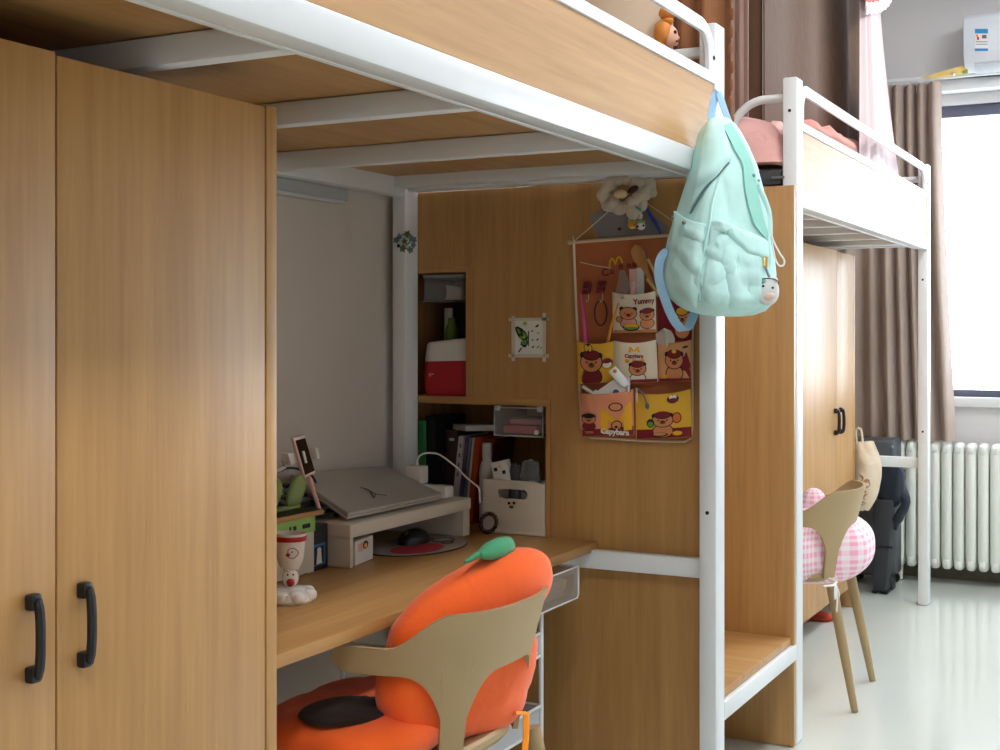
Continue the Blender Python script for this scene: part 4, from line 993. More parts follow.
def pocket(quad, mat, lip, prints, name='pocket'):
    """quad px: top-left, top-right, bottom-right, bottom-left; open at the top, bulging"""
    tl, tr, br, bl = [Vector((*p, 0)) for p in quad]
    def fs(a, c, dy=0.0):
        p = (tl * (1 - a) + tr * a) * (1 - c) + (bl * (1 - a) + br * a) * c
        sag = 3.0 * (1 - (2 * a - 1) ** 2) * (1 - c)
        d = (.012 + lip * (1 - c * .75)) * (.55 + .45 * (1 - (2 * a - 1) ** 4))
        return onY(p.x, p.y + sag, Yo - d - dy)
    b = B(mat); 
    def g(a, c):
        if a < .12:
            p = fs(0, c); e = onY(*( (tl * (1 - c) + bl * c).xy), Yo - .001); return e.lerp(p, a / .12)
        if a > .88:
            p = fs(1, c); e = onY(*((tr * (1 - c) + br * c).xy), Yo - .001); return p.lerp(e, (a - .88) / .12)
        return fs((a - .12) / .76, c)
    b.grid(g, 25, 10, .0012)
    lay = [0]
    def S_(a, c): return fs(min(.995, max(.005, a)), min(.998, max(.005, c)), .0012 + .0003 * lay[0])
    def poly(mat2, pts):
        lay[0] += 1; b.use(mat2); tb = bmesh.new(); n = len(pts)
        ca, cc = sum(p[0] for p in pts) / n, sum(p[1] for p in pts) / n
        rings = [[tb.verts.new(S_(ca + (p[0] - ca) * f, cc + (p[1] - cc) * f)) for p in pts] for f in (1, .66, .33)]
        cvt = tb.verts.new(S_(ca, cc))
        for A, D in zip(rings, rings[1:]):
            for i in range(n): tb.faces.new((A[i], A[(i + 1) % n], D[(i + 1) % n], D[i]))
        for i in range(n): tb.faces.new((rings[2][i], rings[2][(i + 1) % n], cvt))
        b.add(tb)
    def strip(mat2, q, n=8):
        """four corners a,b,c,d: subdivided along a-b and d-c"""
        lay[0] += 1; b.use(mat2); tb = bmesh.new()
        L = lambda p, r, f: (p[0] + (r[0] - p[0]) * f, p[1] + (r[1] - p[1]) * f)
        G = [[tb.verts.new(S_(*L(L(q[0], q[1], i / n), L(q[3], q[2], i / n), j / 3))) for j in range(4)] for i in range(n + 1)]
        for i in range(n):
            for j in range(3): tb.faces.new((G[i][j], G[i + 1][j], G[i + 1][j + 1], G[i][j + 1]))
        b.add(tb)
    def band(mat2, c0, c1): strip(mat2, ((0, c0), (1, c0), (1, c1), (0, c1)), 20)
    def el(mat2, a, c, ra, rc, rot=0, n=18):
        cr_, sr_ = cos(radians(rot)), sin(radians(rot))
        poly(mat2, [(a + ra * cos(2 * pi * k / n) * cr_ - rc * sin(2 * pi * k / n) * sr_ * (ra / rc if False else 1), c + ra * cos(2 * pi * k / n) * sr_ + rc * sin(2 * pi * k / n) * cr_) for k in range(n)])
    def face(a, c, s, hat=None, body=None):
        if body: el(INK, a, c + s * 1.25, s * 1.02, s * .85); el(body, a, c + s * 1.25, s * .92, s * .75)
        for d in (-.75, .75): el(INK, a + d * s, c - s * .55, s * .3, s * .3); 
        el(INK, a, c, s * 1.06, s * .86); el(BRW, a, c, s * .97, s * .77)
        if hat: el(INK, a, c - s * .62, s * .84, s * .46); el(hat, a, c - s * .64, s * .74, s * .37)
        for d in (-.42, .42): el(INK, a + d * s, c - s * .02, s * .09, s * .09)
        el(DR if not hat else plain('print_brown', (120, 66, 44), .7), a, c + s * .22, s * .3, s * .22); el(INK, a, c + s * .14, s * .12, s * .09)
    def text(s, a, c, size, mat2, rot=0):
        lay[0] += 2; b.use(mat2); p = fs(a, c, .0016 + .00025 * lay[0]); b.mesh_text(s, size, Matrix.Translation(p + Vector((0, -.0022, 0))) @ PLANE @ Matrix.Rotation(radians(rot), 4, 'Z'), .0003)
    prints(poly, el, face, text, strip, band)
    return obj(name, b, t)
YELP, CRP, TANP = cloth('pocket_yellow', (236, 184, 64), .85), cloth('pocket_cream', (236, 222, 198), .85), cloth('pocket_tan', (226, 166, 116), .85)
PKP, REDP = cloth('pocket_peach', (226, 150, 112), .85), cloth('pocket_darkred', (126, 24, 36), .85)
def pr1(poly, el, face, text, strip, band):
    text('Yummy', .74, .20, .019, DR, 4)
    band(BRW, .93, 1)
    face(.36, .50, .2, None, PNK); face(.80, .56, .17, DR, BRW); el(INK, .42, .86, .2, .10); el(PY, .42, .84, .17, .08); el(LEAF, .42, .88, .18, .03); el(INK, .14, .66, .08, .08); el(BRW, .14, .66, .065, .065)
pocket(((612.5, 292), (655, 291), (656, 332), (613.5, 333)), CRP, .020, pr1)
def pr2(poly, el, face, text, strip, band): face(.72, .46, .24, PY, BRW); el(PY, .3, .4, .05, .05)
pocket(((657.5, 294), (691.5, 296), (691.5, 341), (659, 341)), REDP, .016, pr2)
def pr3(poly, el, face, text, strip, band):
    face(.38, .48, .30, DR, DR); el(INK, .30, .12, .12, .12); el(YELP, .25, .12, .05, .08); el(YELP, .35, .12, .05, .08); el(INK, .82, .52, .16, .13); el(WHT, .82, .55, .13, .09); el(DR, .82, .46, .13, .06); el(PY, .80, .78, .06, .06)
pocket(((577, 341), (613.5, 341), (613.5, 382), (578.5, 384)), YELP, .016, pr3)
def pr4(poly, el, face, text, strip, band):
    [strip(PY, q, 4) for q in (((.33, .24), (.36, .10), (.42, .10), (.40, .24)), ((.38, .10), (.46, .17), (.46, .24), (.36, .14)), ((.56, .10), (.48, .17), (.48, .24), (.58, .14)), ((.55, .24), (.52, .10), (.58, .10), (.62, .24)))]; text('Capybara', .47, .33, .0135, DR)
    for d in (.3, .47, .66): el(PY, d, .46, .055, .05)
    face(.54, .66, .2, DR, WHT); band(DR, .92, 1)
pocket(((614, 340.5), (656, 339.5), (657.5, 382), (615, 383.5)), CRP, .020, pr4)
def pr5(poly, el, face, text, strip, band):
    poly(DR, [(.62, .2), (.86, .28), (.98, .6), (.98, .98), (.5, .98), (.62, .6)]); face(.48, .46, .27, DR, BRW); el(PY, .48, .22, .07, .05); el(INK, .82, .14, .09, .03); band(DR, .93, 1); el(PY, .2, .88, .08, .05)
pocket(((658, 340.5), (691, 339.5), (691.5, 381), (659, 381.5)), TANP, .016, pr5)
def pr6(poly, el, face, text, strip, band):
    strip(DR, ((0, .84), (1, .80), (1, 1), (0, 1)), 20)
    for q in (((.36, .92), (.38, .42), (.50, .38), (.52, .92)), ((.40, .36), (.74, .70), (.74, .88), (.44, .52)), ((.94, .26), (.68, .70), (.68, .88), (.97, .40)), ((.80, .90), (.84, .36), (.97, .26), (.97, .88))): strip(PY, q)
    face(.14, .60, .13, INK, DR); el(INK, .66, .33, .14, .10, 12); el(BRW, .66, .33, .115, .08, 12); el(INK, .67, .76, .11, .11); el(BRW, .67, .76, .09, .09); el(INK, .66, .80, .03, .03)
    text('Capybara', .64, .915, .021, WHT, -2); strip(BRW, ((.07, .885), (.21, .88), (.21, .895), (.07, .90)), 4); strip(BRW, ((.07, .915), (.22, .91), (.22, .925), (.07, .93)), 4)
pocket(((580.5, 393), (633, 389), (634, 435), (582, 436.5)), PKP, .026, pr6)
def pr7(poly, el, face, text, strip, band):
    strip(DR, ((0, .80), (1, .78), (1, 1), (0, 1)), 20); face(.48, .60, .19, DR, BRW); el(INK, .74, .56, .085, .12); el(plain('print_orange', (228, 118, 40), .7), .74, .56, .07, .10); el(INK, .68, .14, .11, .09); el(WHT, .65, .10, .04, .05); el(WHT, .71, .10, .04, .05); el(DR, .68, .16, .09, .045); el(INK, .42, .92, .15, .05); el(BRW, .42, .91, .12, .035); el(PY, .74, .90, .09, .05); el(INK, .26, .66, .07, .1); el(LEAF, .26, .68, .05, .06)
pocket(((635.5, 393), (690, 389), (692, 437), (636.5, 439)), YELP, .026, pr7)
# ---- things in and on the organizer
def onO(u, v, d=.008): return onY(u, v, Yo - d)
b = B(CORD); b.tube(bez([onO(580, 262, .004), onO(595, 265.5, .006), onO(611, 268, .004)], 8), .0012, 6); one('organizer_string', b, 'thin string across the upper left of the organizer', 'string')
CLAW = plain('claw_red', (112, 20, 36), .35); HOOK = plain('hook_metal', (206, 196, 178), .3, .7)
for i, u in enumerate((587.5, 601.5)):
    t2 = thing('claw_clip', ['dark red clip over the pink pen, leftmost on the organizer', 'dark red clip holding the black hair tie'][i], 'clip', onO(u, 292), 0, 'dark red clips hanging on the organizer')
    b = B(CLAW); vt = 281 - i
    for k in range(2):
        p = onO(u + (-.5 if k else .5), vt + 3 + k * 6, .010); b.box(p.x - .011, p.x + .011, p.y - .007, p.y + .006, p.z - .006, p.z + .006, .003)
        for j in range(4): b.box(p.x - .010 + j * .006, p.x - .007 + j * .006, p.y - .009, p.y - .004, p.z - .012, p.z - .004, .001)
    obj('jaw', b, t2)
    b = B(HOOK); b.tube(bez([onO(u + .8, 292, .010), onO(u + 1.2, 297, .012), onO(u, 302, .012), onO(u - 1.6, 300, .012)], 12), .0014, 6); obj('hook', b, t2)
b = B(INK); b.tube([onO(600.7 + 6.2 * cos(2 * pi * k / 32), 313 + 12.5 * sin(2 * pi * k / 32), .008) for k in range(32)], .0018, 8, closed=True); one('hair_tie', b, 'black elastic hair tie hanging from the right red clip', 'hair tie')
b = B(plain('pink_pen', (226, 84, 160), .4)); b.tube([onO(580.8, 294, .010), onO(584.5, 325, .013), onO(586, 348, .016)], [.0022, .0048, .0062], 10); one('pink_pen', b, 'pink tapered pen in the left yellow pocket', 'pen')
b = B(plain('yellow_pen', (222, 150, 40), .4)); b.tube([onO(618.5, 303, .05), onO(611, 326, .02), onO(607, 346, .018)], [.002, .004, .0045], 10); one('yellow_pen', b, 'yellow ochre pen leaning between the cream and yellow pockets', 'pen')
BAGC = clear('thin_clear_bag', (206, 196, 192), .22, .2)
b = B(BAGC); b.loft([[onO(u, v, d) for (u, v, d) in r] for r in (
    [(619, 271, .010), (622.5, 270, .016), (625, 271, .010), (622, 272, .006)], [(618.5, 278, .012), (623, 277, .02), (627.5, 278, .014), (623, 279, .006)], [(616, 288, .016), (623, 288, .03), (630, 288, .018), (623, 290, .006)], [(615.5, 298, .022), (623, 299, .034), (631, 298, .022), (623, 300, .006)])]); one('clear_bag', b, 'small clear plastic bag tied at the top in the cream pocket', 'bag')
b = B(PINK); p, q = onO(629, 298, .012), onO(636, 268, .012)
b.box(p.x, q.x, p.y, p.y + .007, p.z, onO(632, 269, .012).z, .001); b.use(CARD); r_ = onO(643.5, 300, .012); b.box(q.x + .0005, r_.x, p.y + .001, p.y + .008, r_.z + .005, onO(640, 267.5, .012).z, .001); one('pink_white_packet', b, 'flat pink and white packet standing in the cream pocket', 'packet')
b = B(PINK); b.tube([onO(633, 300, .021), onO(633, 283.5, .020), onO(633, 281.5, .020)], [.0075, .0075, .005], 12); one('pink_lip_balm', b, 'short pink tube in front of the pink and white packet', 'tube')
b = B(wood('brush_wood', (206, 150, 96), (176, 118, 70), 'z'))
b.tube([onO(633.5, 247, .008), onO(635.5, 249, .008), onO(639, 256, .008), onO(643, 264, .008), onO(647, 272, .008), onO(652, 284, .010), onO(656, 296, .012)], [.008, .0155, .0195, .014, .007, .006, .005], 14, r2=[.003, .004, .005, .005, .005, .005, .004], up=(1, 0, .4)); one('wooden_brush', b, 'wooden brush with a rounded head at the top of the organizer', 'brush')
for i, (u0, v0, u1, v1) in enumerate(((648, 259, 656, 275), (647, 279, 657, 292))):
    b = B(wood('chopstick_wood', (232, 190, 120), (210, 164, 92), 'z')); b.tube([onO(u0, v0, .014), onO(u1, v1, .016), onO(u1 + 6, v1 + 14, .014)], [.004, .004, .003], 8); b.use(RED); p = onO(u0 + (u1 - u0) * .7, v0 + (v1 - v0) * .7, .0145); b.ell(p, (.0045, .0045, .003)); one('wooden_stick', b, ['pale wooden stick beside the brush head, upper of two', 'pale wooden stick nearer the cream pocket, lower of two'][i], 'stick', 'wooden sticks beside the brush')
b = B(plain('tissue', (206, 196, 186), .9)); b.loft([[onO(u, v, d) for (u, v, d) in r] for r in ([(655.5, 334, .016), (664, 328, .03), (672, 331, .018), (664, 336, .010)], [(656, 340, .02), (666, 338, .036), (675, 339, .022), (666, 343, .010)], [(660, 348, .018), (667, 349, .026), (674, 348, .018), (667, 350, .010)])]); one('tissue', b, 'crumpled pale tissue in the tan pocket on the right', 'tissue')
b = B(WHITE); p, q = onO(608, 389, .045), onO(620, 369, .045)
ax = (onO(613, 367, .046) - onO(626, 385, .042)).normalized()
A_, Z_ = onO(627, 386, .042), onO(612, 369, .046)
b.tube([A_, A_.lerp(Z_, .15), A_.lerp(Z_, .9), Z_], [.008, .0125, .013, .012], 16, r2=[.006, .008, .006, .002]); b.use(ORG); m1 = A_.lerp(Z_, .82); b.ell(m1 + Vector((.003, -.0062, .002)), (.006, .002, .005)); b.use(GREY)
m1 = A_.lerp(Z_, .62); b.ell(m1 + Vector((-.006, -.006, 0)), (.003, .0025, .007)); one('white_tube', b, 'white squeeze tube with an orange mark, in the peach pocket', 'tube')
b = B(plain('polished_silver', (210, 206, 204), .15, .9)); b.lathe([(.001, 0), (.0066, 0), (.0066, .034), (.0056, .036), (.001, .036)], onO(628.5, 392, .03), 18); one('silver_lipstick', b, 'small silver cylinder standing in the peach pocket', 'lipstick')
b = B(CARD); qd = [onO(u, v, .033) for (u, v) in ((597, 391), (615, 378.5), (628, 392), (612, 404))]; b.prism(qd, (0, .007, 0), .001)
b.use(plain('print_blue', (40, 84, 170), .5)); p = onO(616, 392, .0335); b.ell(p, (.0088, .0008, .0068)); b.use(plain('print_violet', (110, 70, 150), .5)); b.ell(p + Vector((-.006, -.0003, -.003)), (.004, .0008, .003)); one('white_packet', b, 'white packet with a blue mark tucked in the peach pocket', 'packet')
b = B(CARD); b.tube([onO(583, 386.5, .030), onO(593, 393.5, .030)], .0045, 10); b.prism([onO(u, v, .034) for (u, v) in ((589, 396), (595, 389.5), (604, 396), (598, 402))], (0, .008, 0), .002); one('white_applicator', b, 'white applicator with a thin handle at the left of the peach pocket', 'applicator')
b = B(plain('clear_pick', (206, 200, 196), .2)); b.tube([onO(636.5, 388, .04), onO(637, 402, .03)], .0022, 8); b.use(GREY); b.tube(bez([onO(638, 389, .046), onO(643, 394, .046), onO(646, 402, .044), onO(648, 409, .042)], 12), [.002] * 9 + [.004, .006, .005, .003], 8); one('cosmetic_brush', b, 'thin cosmetic brush hanging over the lower right yellow pocket', 'brush')
# ---- folder and blue pen behind the plush
b = B(clear('frosted_folder', (176, 176, 186), .42, .3)); b.prism([onY(u, v, YP - .003) for (u, v) in ((589, 217), (604, 206.5), (640, 206), (668, 226), (664, 234), (598, 238))], (0, .002, 0)); b.use(DARK)
p = onY(619, 229, YP - .0055); b.box(p.x - .004, p.x + .006, p.y, p.y + .002, p.z - .004, p.z + .004, .001); one('frosted_folder', b, 'frosted clear folder standing behind the organizer top edge', 'folder')
b = B(plain('pen_blue', (30, 66, 160), .4)); b.tube(bez([onY(645, 205, YP - .012), onY(651, 216, YP - .012), onY(656, 224, YP - .012), onY(661.5, 236, YP - .012)], 9), [.0035, .0045, .005, .005, .005, .005, .0045, .004, .003, .002][:10], 10); one('blue_pen', b, 'blue pen slanting behind the plush at the organizer top', 'pen')
# ---- ruffled plush hair band with a little charm, hung on a hook
PLU = cloth('plush_grey_cream', (206, 192, 172), .95, sheen=.4)
t = thing('plush_hairband', 'fluffy cream hair band with a plush face, hung above the organizer', 'hair band', onY(629, 214, YP - .04))
b = B(PLU)
cen = onY(626, 192, YP - .045); R_ = .062
pts = []
for k in range(48):
    a = 2 * pi * k / 48
    pts.append(cen + Vector((R_ * cos(a), .012 * sin(2 * a), R_ * .62 * sin(a) + .012 * cos(a))))
b.tube(pts, [.017 + .0035 * sin(9 * 2 * pi * k / 48) for k in range(48)], 14, closed=True)
for (u, v, r, d) in ((610, 186, .022, .03), (617, 180, .020, .055), (625, 179, .018, .05), (638, 184, .024, .05), (648, 189, .022, .04), (652, 193, .014, .045), (613, 203, .020, .05), (640, 196, .022, .055), (607, 195, .016, .04)):
    p = onY(u, v, YP - d); b.ell(p, (r, r * .8, r * .85), 1, 20, 14, None, lambda p: p * (1 + .08 * mnoise.noise(p * 3)))
obj('ruffle', b, t)
b = B(plain('plush_face', (226, 196, 156), .9)); b.ell(onY(620, 194, YP - .068), (.019, .012, .012), 1, 24, 14); obj('face', b, t)
b = B(plain('plush_mouth', (72, 34, 30), .9)); b.ell(onY(633, 189.5, YP - .066), (.016, .010, .009), 1, 18, 12, Matrix.Rotation(radians(-25), 4, 'Y')); obj('mouth', b, t)
b = B(PLU); b.ell(onY(634, 211, YP - .055), (.022, .018, .024), 1, 22, 14); b.ell(onY(643, 204, YP - .055), (.013, .010, .019), 1, 18, 12); b.ell(onY(628, 207, YP - .06), (.016, .012, .012), 1, 18, 12); b.ell(onY(629, 214, YP - .058), (.007, .006, .008)); b.ell(onY(640, 216, YP - .058), (.007, .006, .009)); obj('plush_body', b, t)
b = B(plain('teal_ribbon', (86, 170, 150), .6)); b.tube(bez([onY(636, 207, YP - .068), onY(639, 209, YP - .07), onY(641, 211, YP - .066)], 6), .003, 8); obj('ribbon', b, t)
b = B(HOOK); b.tube([onY(631, 182, YP - .0005), onY(631, 182, YP - .03)], .004, 8); obj('hook_pin', b, t)
b = B(plain('charm_yellow', (226, 190, 90), .5)); b.ell(onY(632, 225, YP - .05), (.011, .009, .011), .9, 18, 12); b.ell(onY(629.5, 220.5, YP - .05), (.004, .004, .005)); b.ell(onY(635, 220.5, YP - .05), (.004, .004, .005)); b.use(ORG); b.ell(onY(634, 225.5, YP - .058), (.005, .004, .004)); c1_ = one('yellow_charm', b, 'tiny yellow animal charm hanging below the plush', 'charm', 'tiny animal charms below the plush')
b = B(CER); b.ell(onY(641, 226, YP - .05), (.0115, .009, .0105), .9, 18, 12); b.use(plain('charm_green', (148, 176, 110), .6)); b.ell(onY(641, 222, YP - .05), (.012, .0095, .006)); b.use(INK)
for (u, v) in ((637.5, 226.5), (643.5, 225.5)): b.ell(onY(u, v, YP - .0592), (.003, .002, .003))
one('green_hood_charm', b, 'tiny white animal charm with a green hood below the plush', 'charm', 'tiny animal charms below the plush')
# ---- star garland on the rear post
t = thing('star_garland', 'small garland of teal stars hanging on the rear bed post', 'garland', onY(404, 250, 3.15))
STC = [plain('star_teal', (96, 138, 132), .6), plain('star_blue', (108, 138, 158), .6), plain('star_moss', (104, 112, 92), .6)]
def star(b, c, r, rot):
    b.prism([(c.x + (r if k % 2 == 0 else r * .5) * cos(radians(rot) + k * pi / 5), c.y, c.z + (r if k % 2 == 0 else r * .5) * sin(radians(rot) + k * pi / 5)) for k in range(10)], (0, .004, 0), .0006)
for i, (u, v, r) in enumerate(((396, 240, 4), (399, 236.5, 3.5), (407, 234, 4), (411, 238, 3.5), (413.5, 240, 4), (402.5, 248.5, 4.5), (410, 250, 4), (413, 245, 3.5), (404, 241.5, 3.5))):
    b = B(STC[i % 3]); star(b, onY(u, v, 3.1525 - .003 * (i % 3)), r * .0029, 30 * i); obj('star', b, t)
b = B(STC[2]); b.tube(bez([onY(u, v, 3.158) for (u, v) in ((396, 240), (400, 236), (407, 233.5), (412, 238), (409, 243), (404, 247), (410, 250))], 24), .0018, 6); obj('wire', b, t)
# ================================================================ mint backpack hanging on the front post
MINT = cloth('mint_canvas', (200, 242, 238), .8, crease=-.08)
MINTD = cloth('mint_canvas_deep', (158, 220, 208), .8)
WEB = cloth('blue_webbing', (146, 186, 212), .7)
ZIP = plain('zip_grey', (92, 122, 128), .5); STUD = plain('snap_stud', (150, 160, 160), .3, .7)
t_bp = thing('backpack', 'mint green backpack with blue straps hanging from the front bed post', 'backpack', onD(715, 318, 3.12))
DB = 3.135
d0 = ray(715, 300); vr = Vector((-d0.y, d0.x, 0)) * -1; vr = Vector((d0.y, -d0.x, 0)).normalized(); vt = Vector((-d0.x, -d0.y, 0)).normalized()
ca_, sa_ = cos(radians(40)), sin(radians(40))
nf = vt * ca_ + vr * sa_; exf = vr * ca_ - vt * sa_
prof = [(117, 716, 724), (119, 711, 729), (124, 705, 735), (132, 700, 741), (146, 696.5, 749), (165, 691.5, 757), (190, 683, 763), (215, 675.5, 768), (238, 668.5, 772), (258, 664, 775), (274, 662, 776.5), (288, 663, 776), (298, 669, 774.5), (305, 677, 771), (311, 688, 765), (315, 702, 754), (316.5, 718, 740)]
def interp(v):
    for (a, l0, r0), (c, l1, r1) in zip(prof, prof[1:]):
        if a <= v <= c:
            f = (v - a) / (c - a); return l0 + (l1 - l0) * f, r0 + (r1 - r0) * f
vs_ = []
for (a, *_), (c, *_) in zip(prof, prof[1:]):
    k = max(1, int((c - a) / 2.2)); vs_ += [a + (c - a) * i / k for i in range(k)]
vs_.append(prof[-1][0])
NR = 120; rings = []
for v in vs_:
    l, r = interp(v); z = H + (V0 - v) / F * DB
    e = .42; base = []
    for k in range(NR):
        a = 2 * pi * k / NR; A = abs(cos(a)) ** e * (1 if cos(a) > 0 else -1) * .118; N_ = abs(sin(a)) ** e * (1 if sin(a) > 0 else -1) * .082
        base.append(exf * A + nf * N_)
    lo, hi = min(p.dot(vr) for p in base), max(p.dot(vr) for p in base)
    wl, wr = (l - 715) * DB / F, (r - 715) * DB / F
    sc = (wr - wl) / (hi - lo); off = (wl + wr) / 2 - sc * (hi + lo) / 2
    dsc = min(1.0, sc * 1.0) if sc < 1 else 1.0
    o = onD(715, v, DB); ring = []
    # the base sags: its left side sits higher than its right
    for p in base:
        q = p * sc; lat = q.dot(vr); dep = q.dot(vt)
        zz = z
        P3 = Vector((o.x, o.y, 0)) + vr * (lat + off) + vt * dep
        ring.append(Vector((P3.x, P3.y, zz)))
    rings.append(ring)
# soft folds
for i, ring in enumerate(rings):
    c_ = sum(ring, Vector()) / NR; f = min(1, i / 10, (len(rings) - 1 - i) / 7)
    for k, p in enumerate(ring):
        d = (p - c_); d.z = 0; d.normalize()
        w = mnoise.noise(Vector((p.x * 9, p.y * 9, p.z * 5 + 3))) * .006 
        ring[k] = p + d * w * f
CRE = [((678, 248), (700, 276), 5, .006), ((722, 236), (700, 264), 4, .006), ((704, 250), (722, 264), 4, .005), ((697, 282), (713, 303), 4, .007), ((722, 254), (731, 301), 5, .008), ((734, 260), (752, 292), 5, .009), ((690, 236), (706, 243), 3, .004), ((698, 186), (718, 172), 4, .005), ((742, 262), (756, 284), 4, .006),
       ((708, 140), (700, 178), 4, .004), ((726, 182), (734, 220), 5, .005), ((672, 262), (690, 300), 5, .005), ((712, 282), (726, 270), 4, .005), ((748, 200), (754, 232), 4, .005), ((716, 300), (756, 306), 4, .006), ((684, 232), (676, 262), 4, .004)]
for i, ring in enumerate(rings):
    c_ = sum(ring, Vector()) / NR
    for k, p in enumerate(ring):
        zc_ = -p.x * sT + p.y * cT; u = U0 + F * (p.x * cT + p.y * sT) / zc_; v = V0 - F * (p.z - H) / zc_; dd = 0
        for ((u0, v0), (u1, v1), w_, dp) in CRE:
            L2 = (u1 - u0) ** 2 + (v1 - v0) ** 2; tt = max(0, min(1, ((u - u0) * (u1 - u0) + (v - v0) * (v1 - v0)) / L2))
            sd = ((u - u0) * (v1 - v0) - (v - v0) * (u1 - u0)) / sqrt(L2)
            d2 = sqrt((u - u0 - tt * (u1 - u0)) ** 2 + (v - v0 - tt * (v1 - v0)) ** 2)
            if d2 < 3 * w_:
                e_ = math.exp(-(d2 / w_) ** 2); dd += dp * (sd / w_) * e_ * 1.6
        d = p - c_; d.z = 0; d.normalize(); ring[k] = p + d * dd
b = B(MINT); b.loft(rings)
bv = BVHTree.FromBMesh(b.bm)
bm_keep = b.bm.copy()
obj('body', b, t_bp, sharp=60)
CAMP = Vector((0, 0, H))
def pick(u, v, out=0.0):
    d = ray(u, v).normalized(); h = bv.ray_cast(CAMP, d)
    if h[0] is None:
        best = None
        for k in range(1, 40):
            for (du, dv) in ((-k, 0), (k, 0), (0, -k), (0, k)):
                h = bv.ray_cast(CAMP, ray(u + du * .5, v + dv * .5).normalized())
                if h[0] is not None: return h[0] + h[1] * out
        return onD(u, v, DB)
    n = h[1] if h[1].dot(d) < 0 else -h[1]
    return h[0] + n * out
def line(pts, n=24): return [pick(p.x, p.y, LO) for p in bez([(u, v, 0) for (u, v) in pts], n)]
def patch(name, mat, top, bot, nu=16, nv=10, bulge=.006, thick=.004, parent=None, extra=None):
    T = bez([(u, v, 0) for (u, v) in top], 40); D = bez([(u, v, 0) for (u, v) in bot], 40)
    def at(c, f): 
        x = f * (len(c) - 1); i = min(len(c) - 2, int(x)); return c[i].lerp(c[i + 1], x - i)
    def fn(a, q):
        p = at(T, a).lerp(at(D, a), q); e = min(1, 6 * min(a, 1 - a, q + .06, 1 - q)); return pick(p.x, p.y, .0022 + bulge * e)
    b = B(mat); b.grid(fn, nu, nv, thick)
    if extra: extra(b)
    return obj(name, b, parent or t_bp, sharp=60)
LO = .003
patch('side_pocket', MINT, [(676.5, 213), (684, 219), (693, 223), (704, 226)], [(664, 282), (672, 294), (684, 301), (697, 307)], 30, 30, .007)
b = B(MINT); b.tube(line([(676, 212.5), (684, 219), (693, 223), (705, 226)]), .0036, 8); obj('pocket_hem', b, t_bp)
for (u, v) in ((676, 219), (688, 224)):
    b = B(STUD); b.ell(pick(u, v, .011), (.0052, .0052, .0052), 1, 14, 10); b.use(INK); b.ell(pick(u, v, .016), (.0018, .0018, .0018)); obj('snap_button', b, t_bp)
b = B(ZIP); b.tube(line([(728, 163), (718, 174), (706, 190), (697, 204), (691, 214)]), .0022, 6); obj('zip', b, t_bp)
b = B(MINT); b.tube(line([(719, 178), (712, 203), (709, 225), (704, 248), (699, 275), (700, 300)]), .003, 6); obj('corner_seam', b, t_bp)
patch('front_flap', MINT, [(709, 124), (714, 121), (719, 123), (722, 130)], [(692, 208), (703, 192), (717, 173), (731, 157)], 26, 30, .007)
patch('front_pocket', MINT, [(711, 228), (724, 233), (738, 244), (766, 252)], [(702, 303), (722, 308), (748, 309), (768, 300)], 36, 28, .010)
patch('pocket_flap', MINT, [(712, 222), (722, 224), (740, 232), (766, 242)], [(711, 231), (722, 233), (737, 248), (746, 258), (767, 258)], 36, 14, .016)
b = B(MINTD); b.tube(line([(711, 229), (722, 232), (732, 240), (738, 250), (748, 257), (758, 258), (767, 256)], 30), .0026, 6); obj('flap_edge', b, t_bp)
patch('side_gusset', MINTD, [(722, 126), (728, 124), (733, 126)], [(757, 236), (762, 236), (766, 238)], 6, 22, .004) if False else None
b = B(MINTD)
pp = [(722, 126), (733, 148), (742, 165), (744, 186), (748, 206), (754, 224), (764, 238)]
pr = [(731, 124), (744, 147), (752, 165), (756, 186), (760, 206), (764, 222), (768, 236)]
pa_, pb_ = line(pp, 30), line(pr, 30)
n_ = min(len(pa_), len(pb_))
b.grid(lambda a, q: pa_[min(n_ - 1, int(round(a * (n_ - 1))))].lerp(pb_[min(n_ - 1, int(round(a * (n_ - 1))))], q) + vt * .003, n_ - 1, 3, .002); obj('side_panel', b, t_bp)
b = B(MINT); b.tube(line([(757, 186), (763, 198), (768, 214), (769, 232), (768, 252), (767, 285)], 26), .007, 8, r2=.003); obj('shoulder_strap', b, t_bp)
for (u, v) in ((752, 176), (757, 181)):
    b = B(STUD); b.ell(pick(u, v, .006), (.004, .004, .004), 1, 12, 8); obj('snap_button', b, t_bp)
b = B(MINT); b.ell(pick(722.5, 229, .012), (.012, .008, .006), 1, 16, 10); obj('flap_tab', b, t_bp)
# top loop over the corner of the guard rail
LOOPC = cloth('blue_loop', (150, 190, 222), .7)
b = B(LOOPC); hk = Vector((XR + .010, 3.10, 1.872))
b.tube(bez([onD(711, 121, 3.13), onD(712.5, 106, 3.15), onD(716.5, 93, 3.17), onD(719, 93.5, 3.17), onD(724, 108, 3.15), onD(729, 122, 3.13)], 24), .011, 8, r2=.0018, up=(.6, .9, 0)); obj('top_loop', b, t_bp)
# lower blue webbing loop
b = B(WEB)
b.tube(bez([onD(677, 248, 3.12), onD(667, 250, 3.10), onD(660, 261, 3.09), onD(659, 278, 3.09), onD(666, 302, 3.09), onD(674, 320, 3.10), onD(683, 330, 3.115), onD(689, 326, 3.13), onD(694, 314, 3.14), onD(699, 302, 3.135)], 36), .0115, 8, r2=.0016, up=(.95, .3, .12)); obj('webbing_loop', b, t_bp)
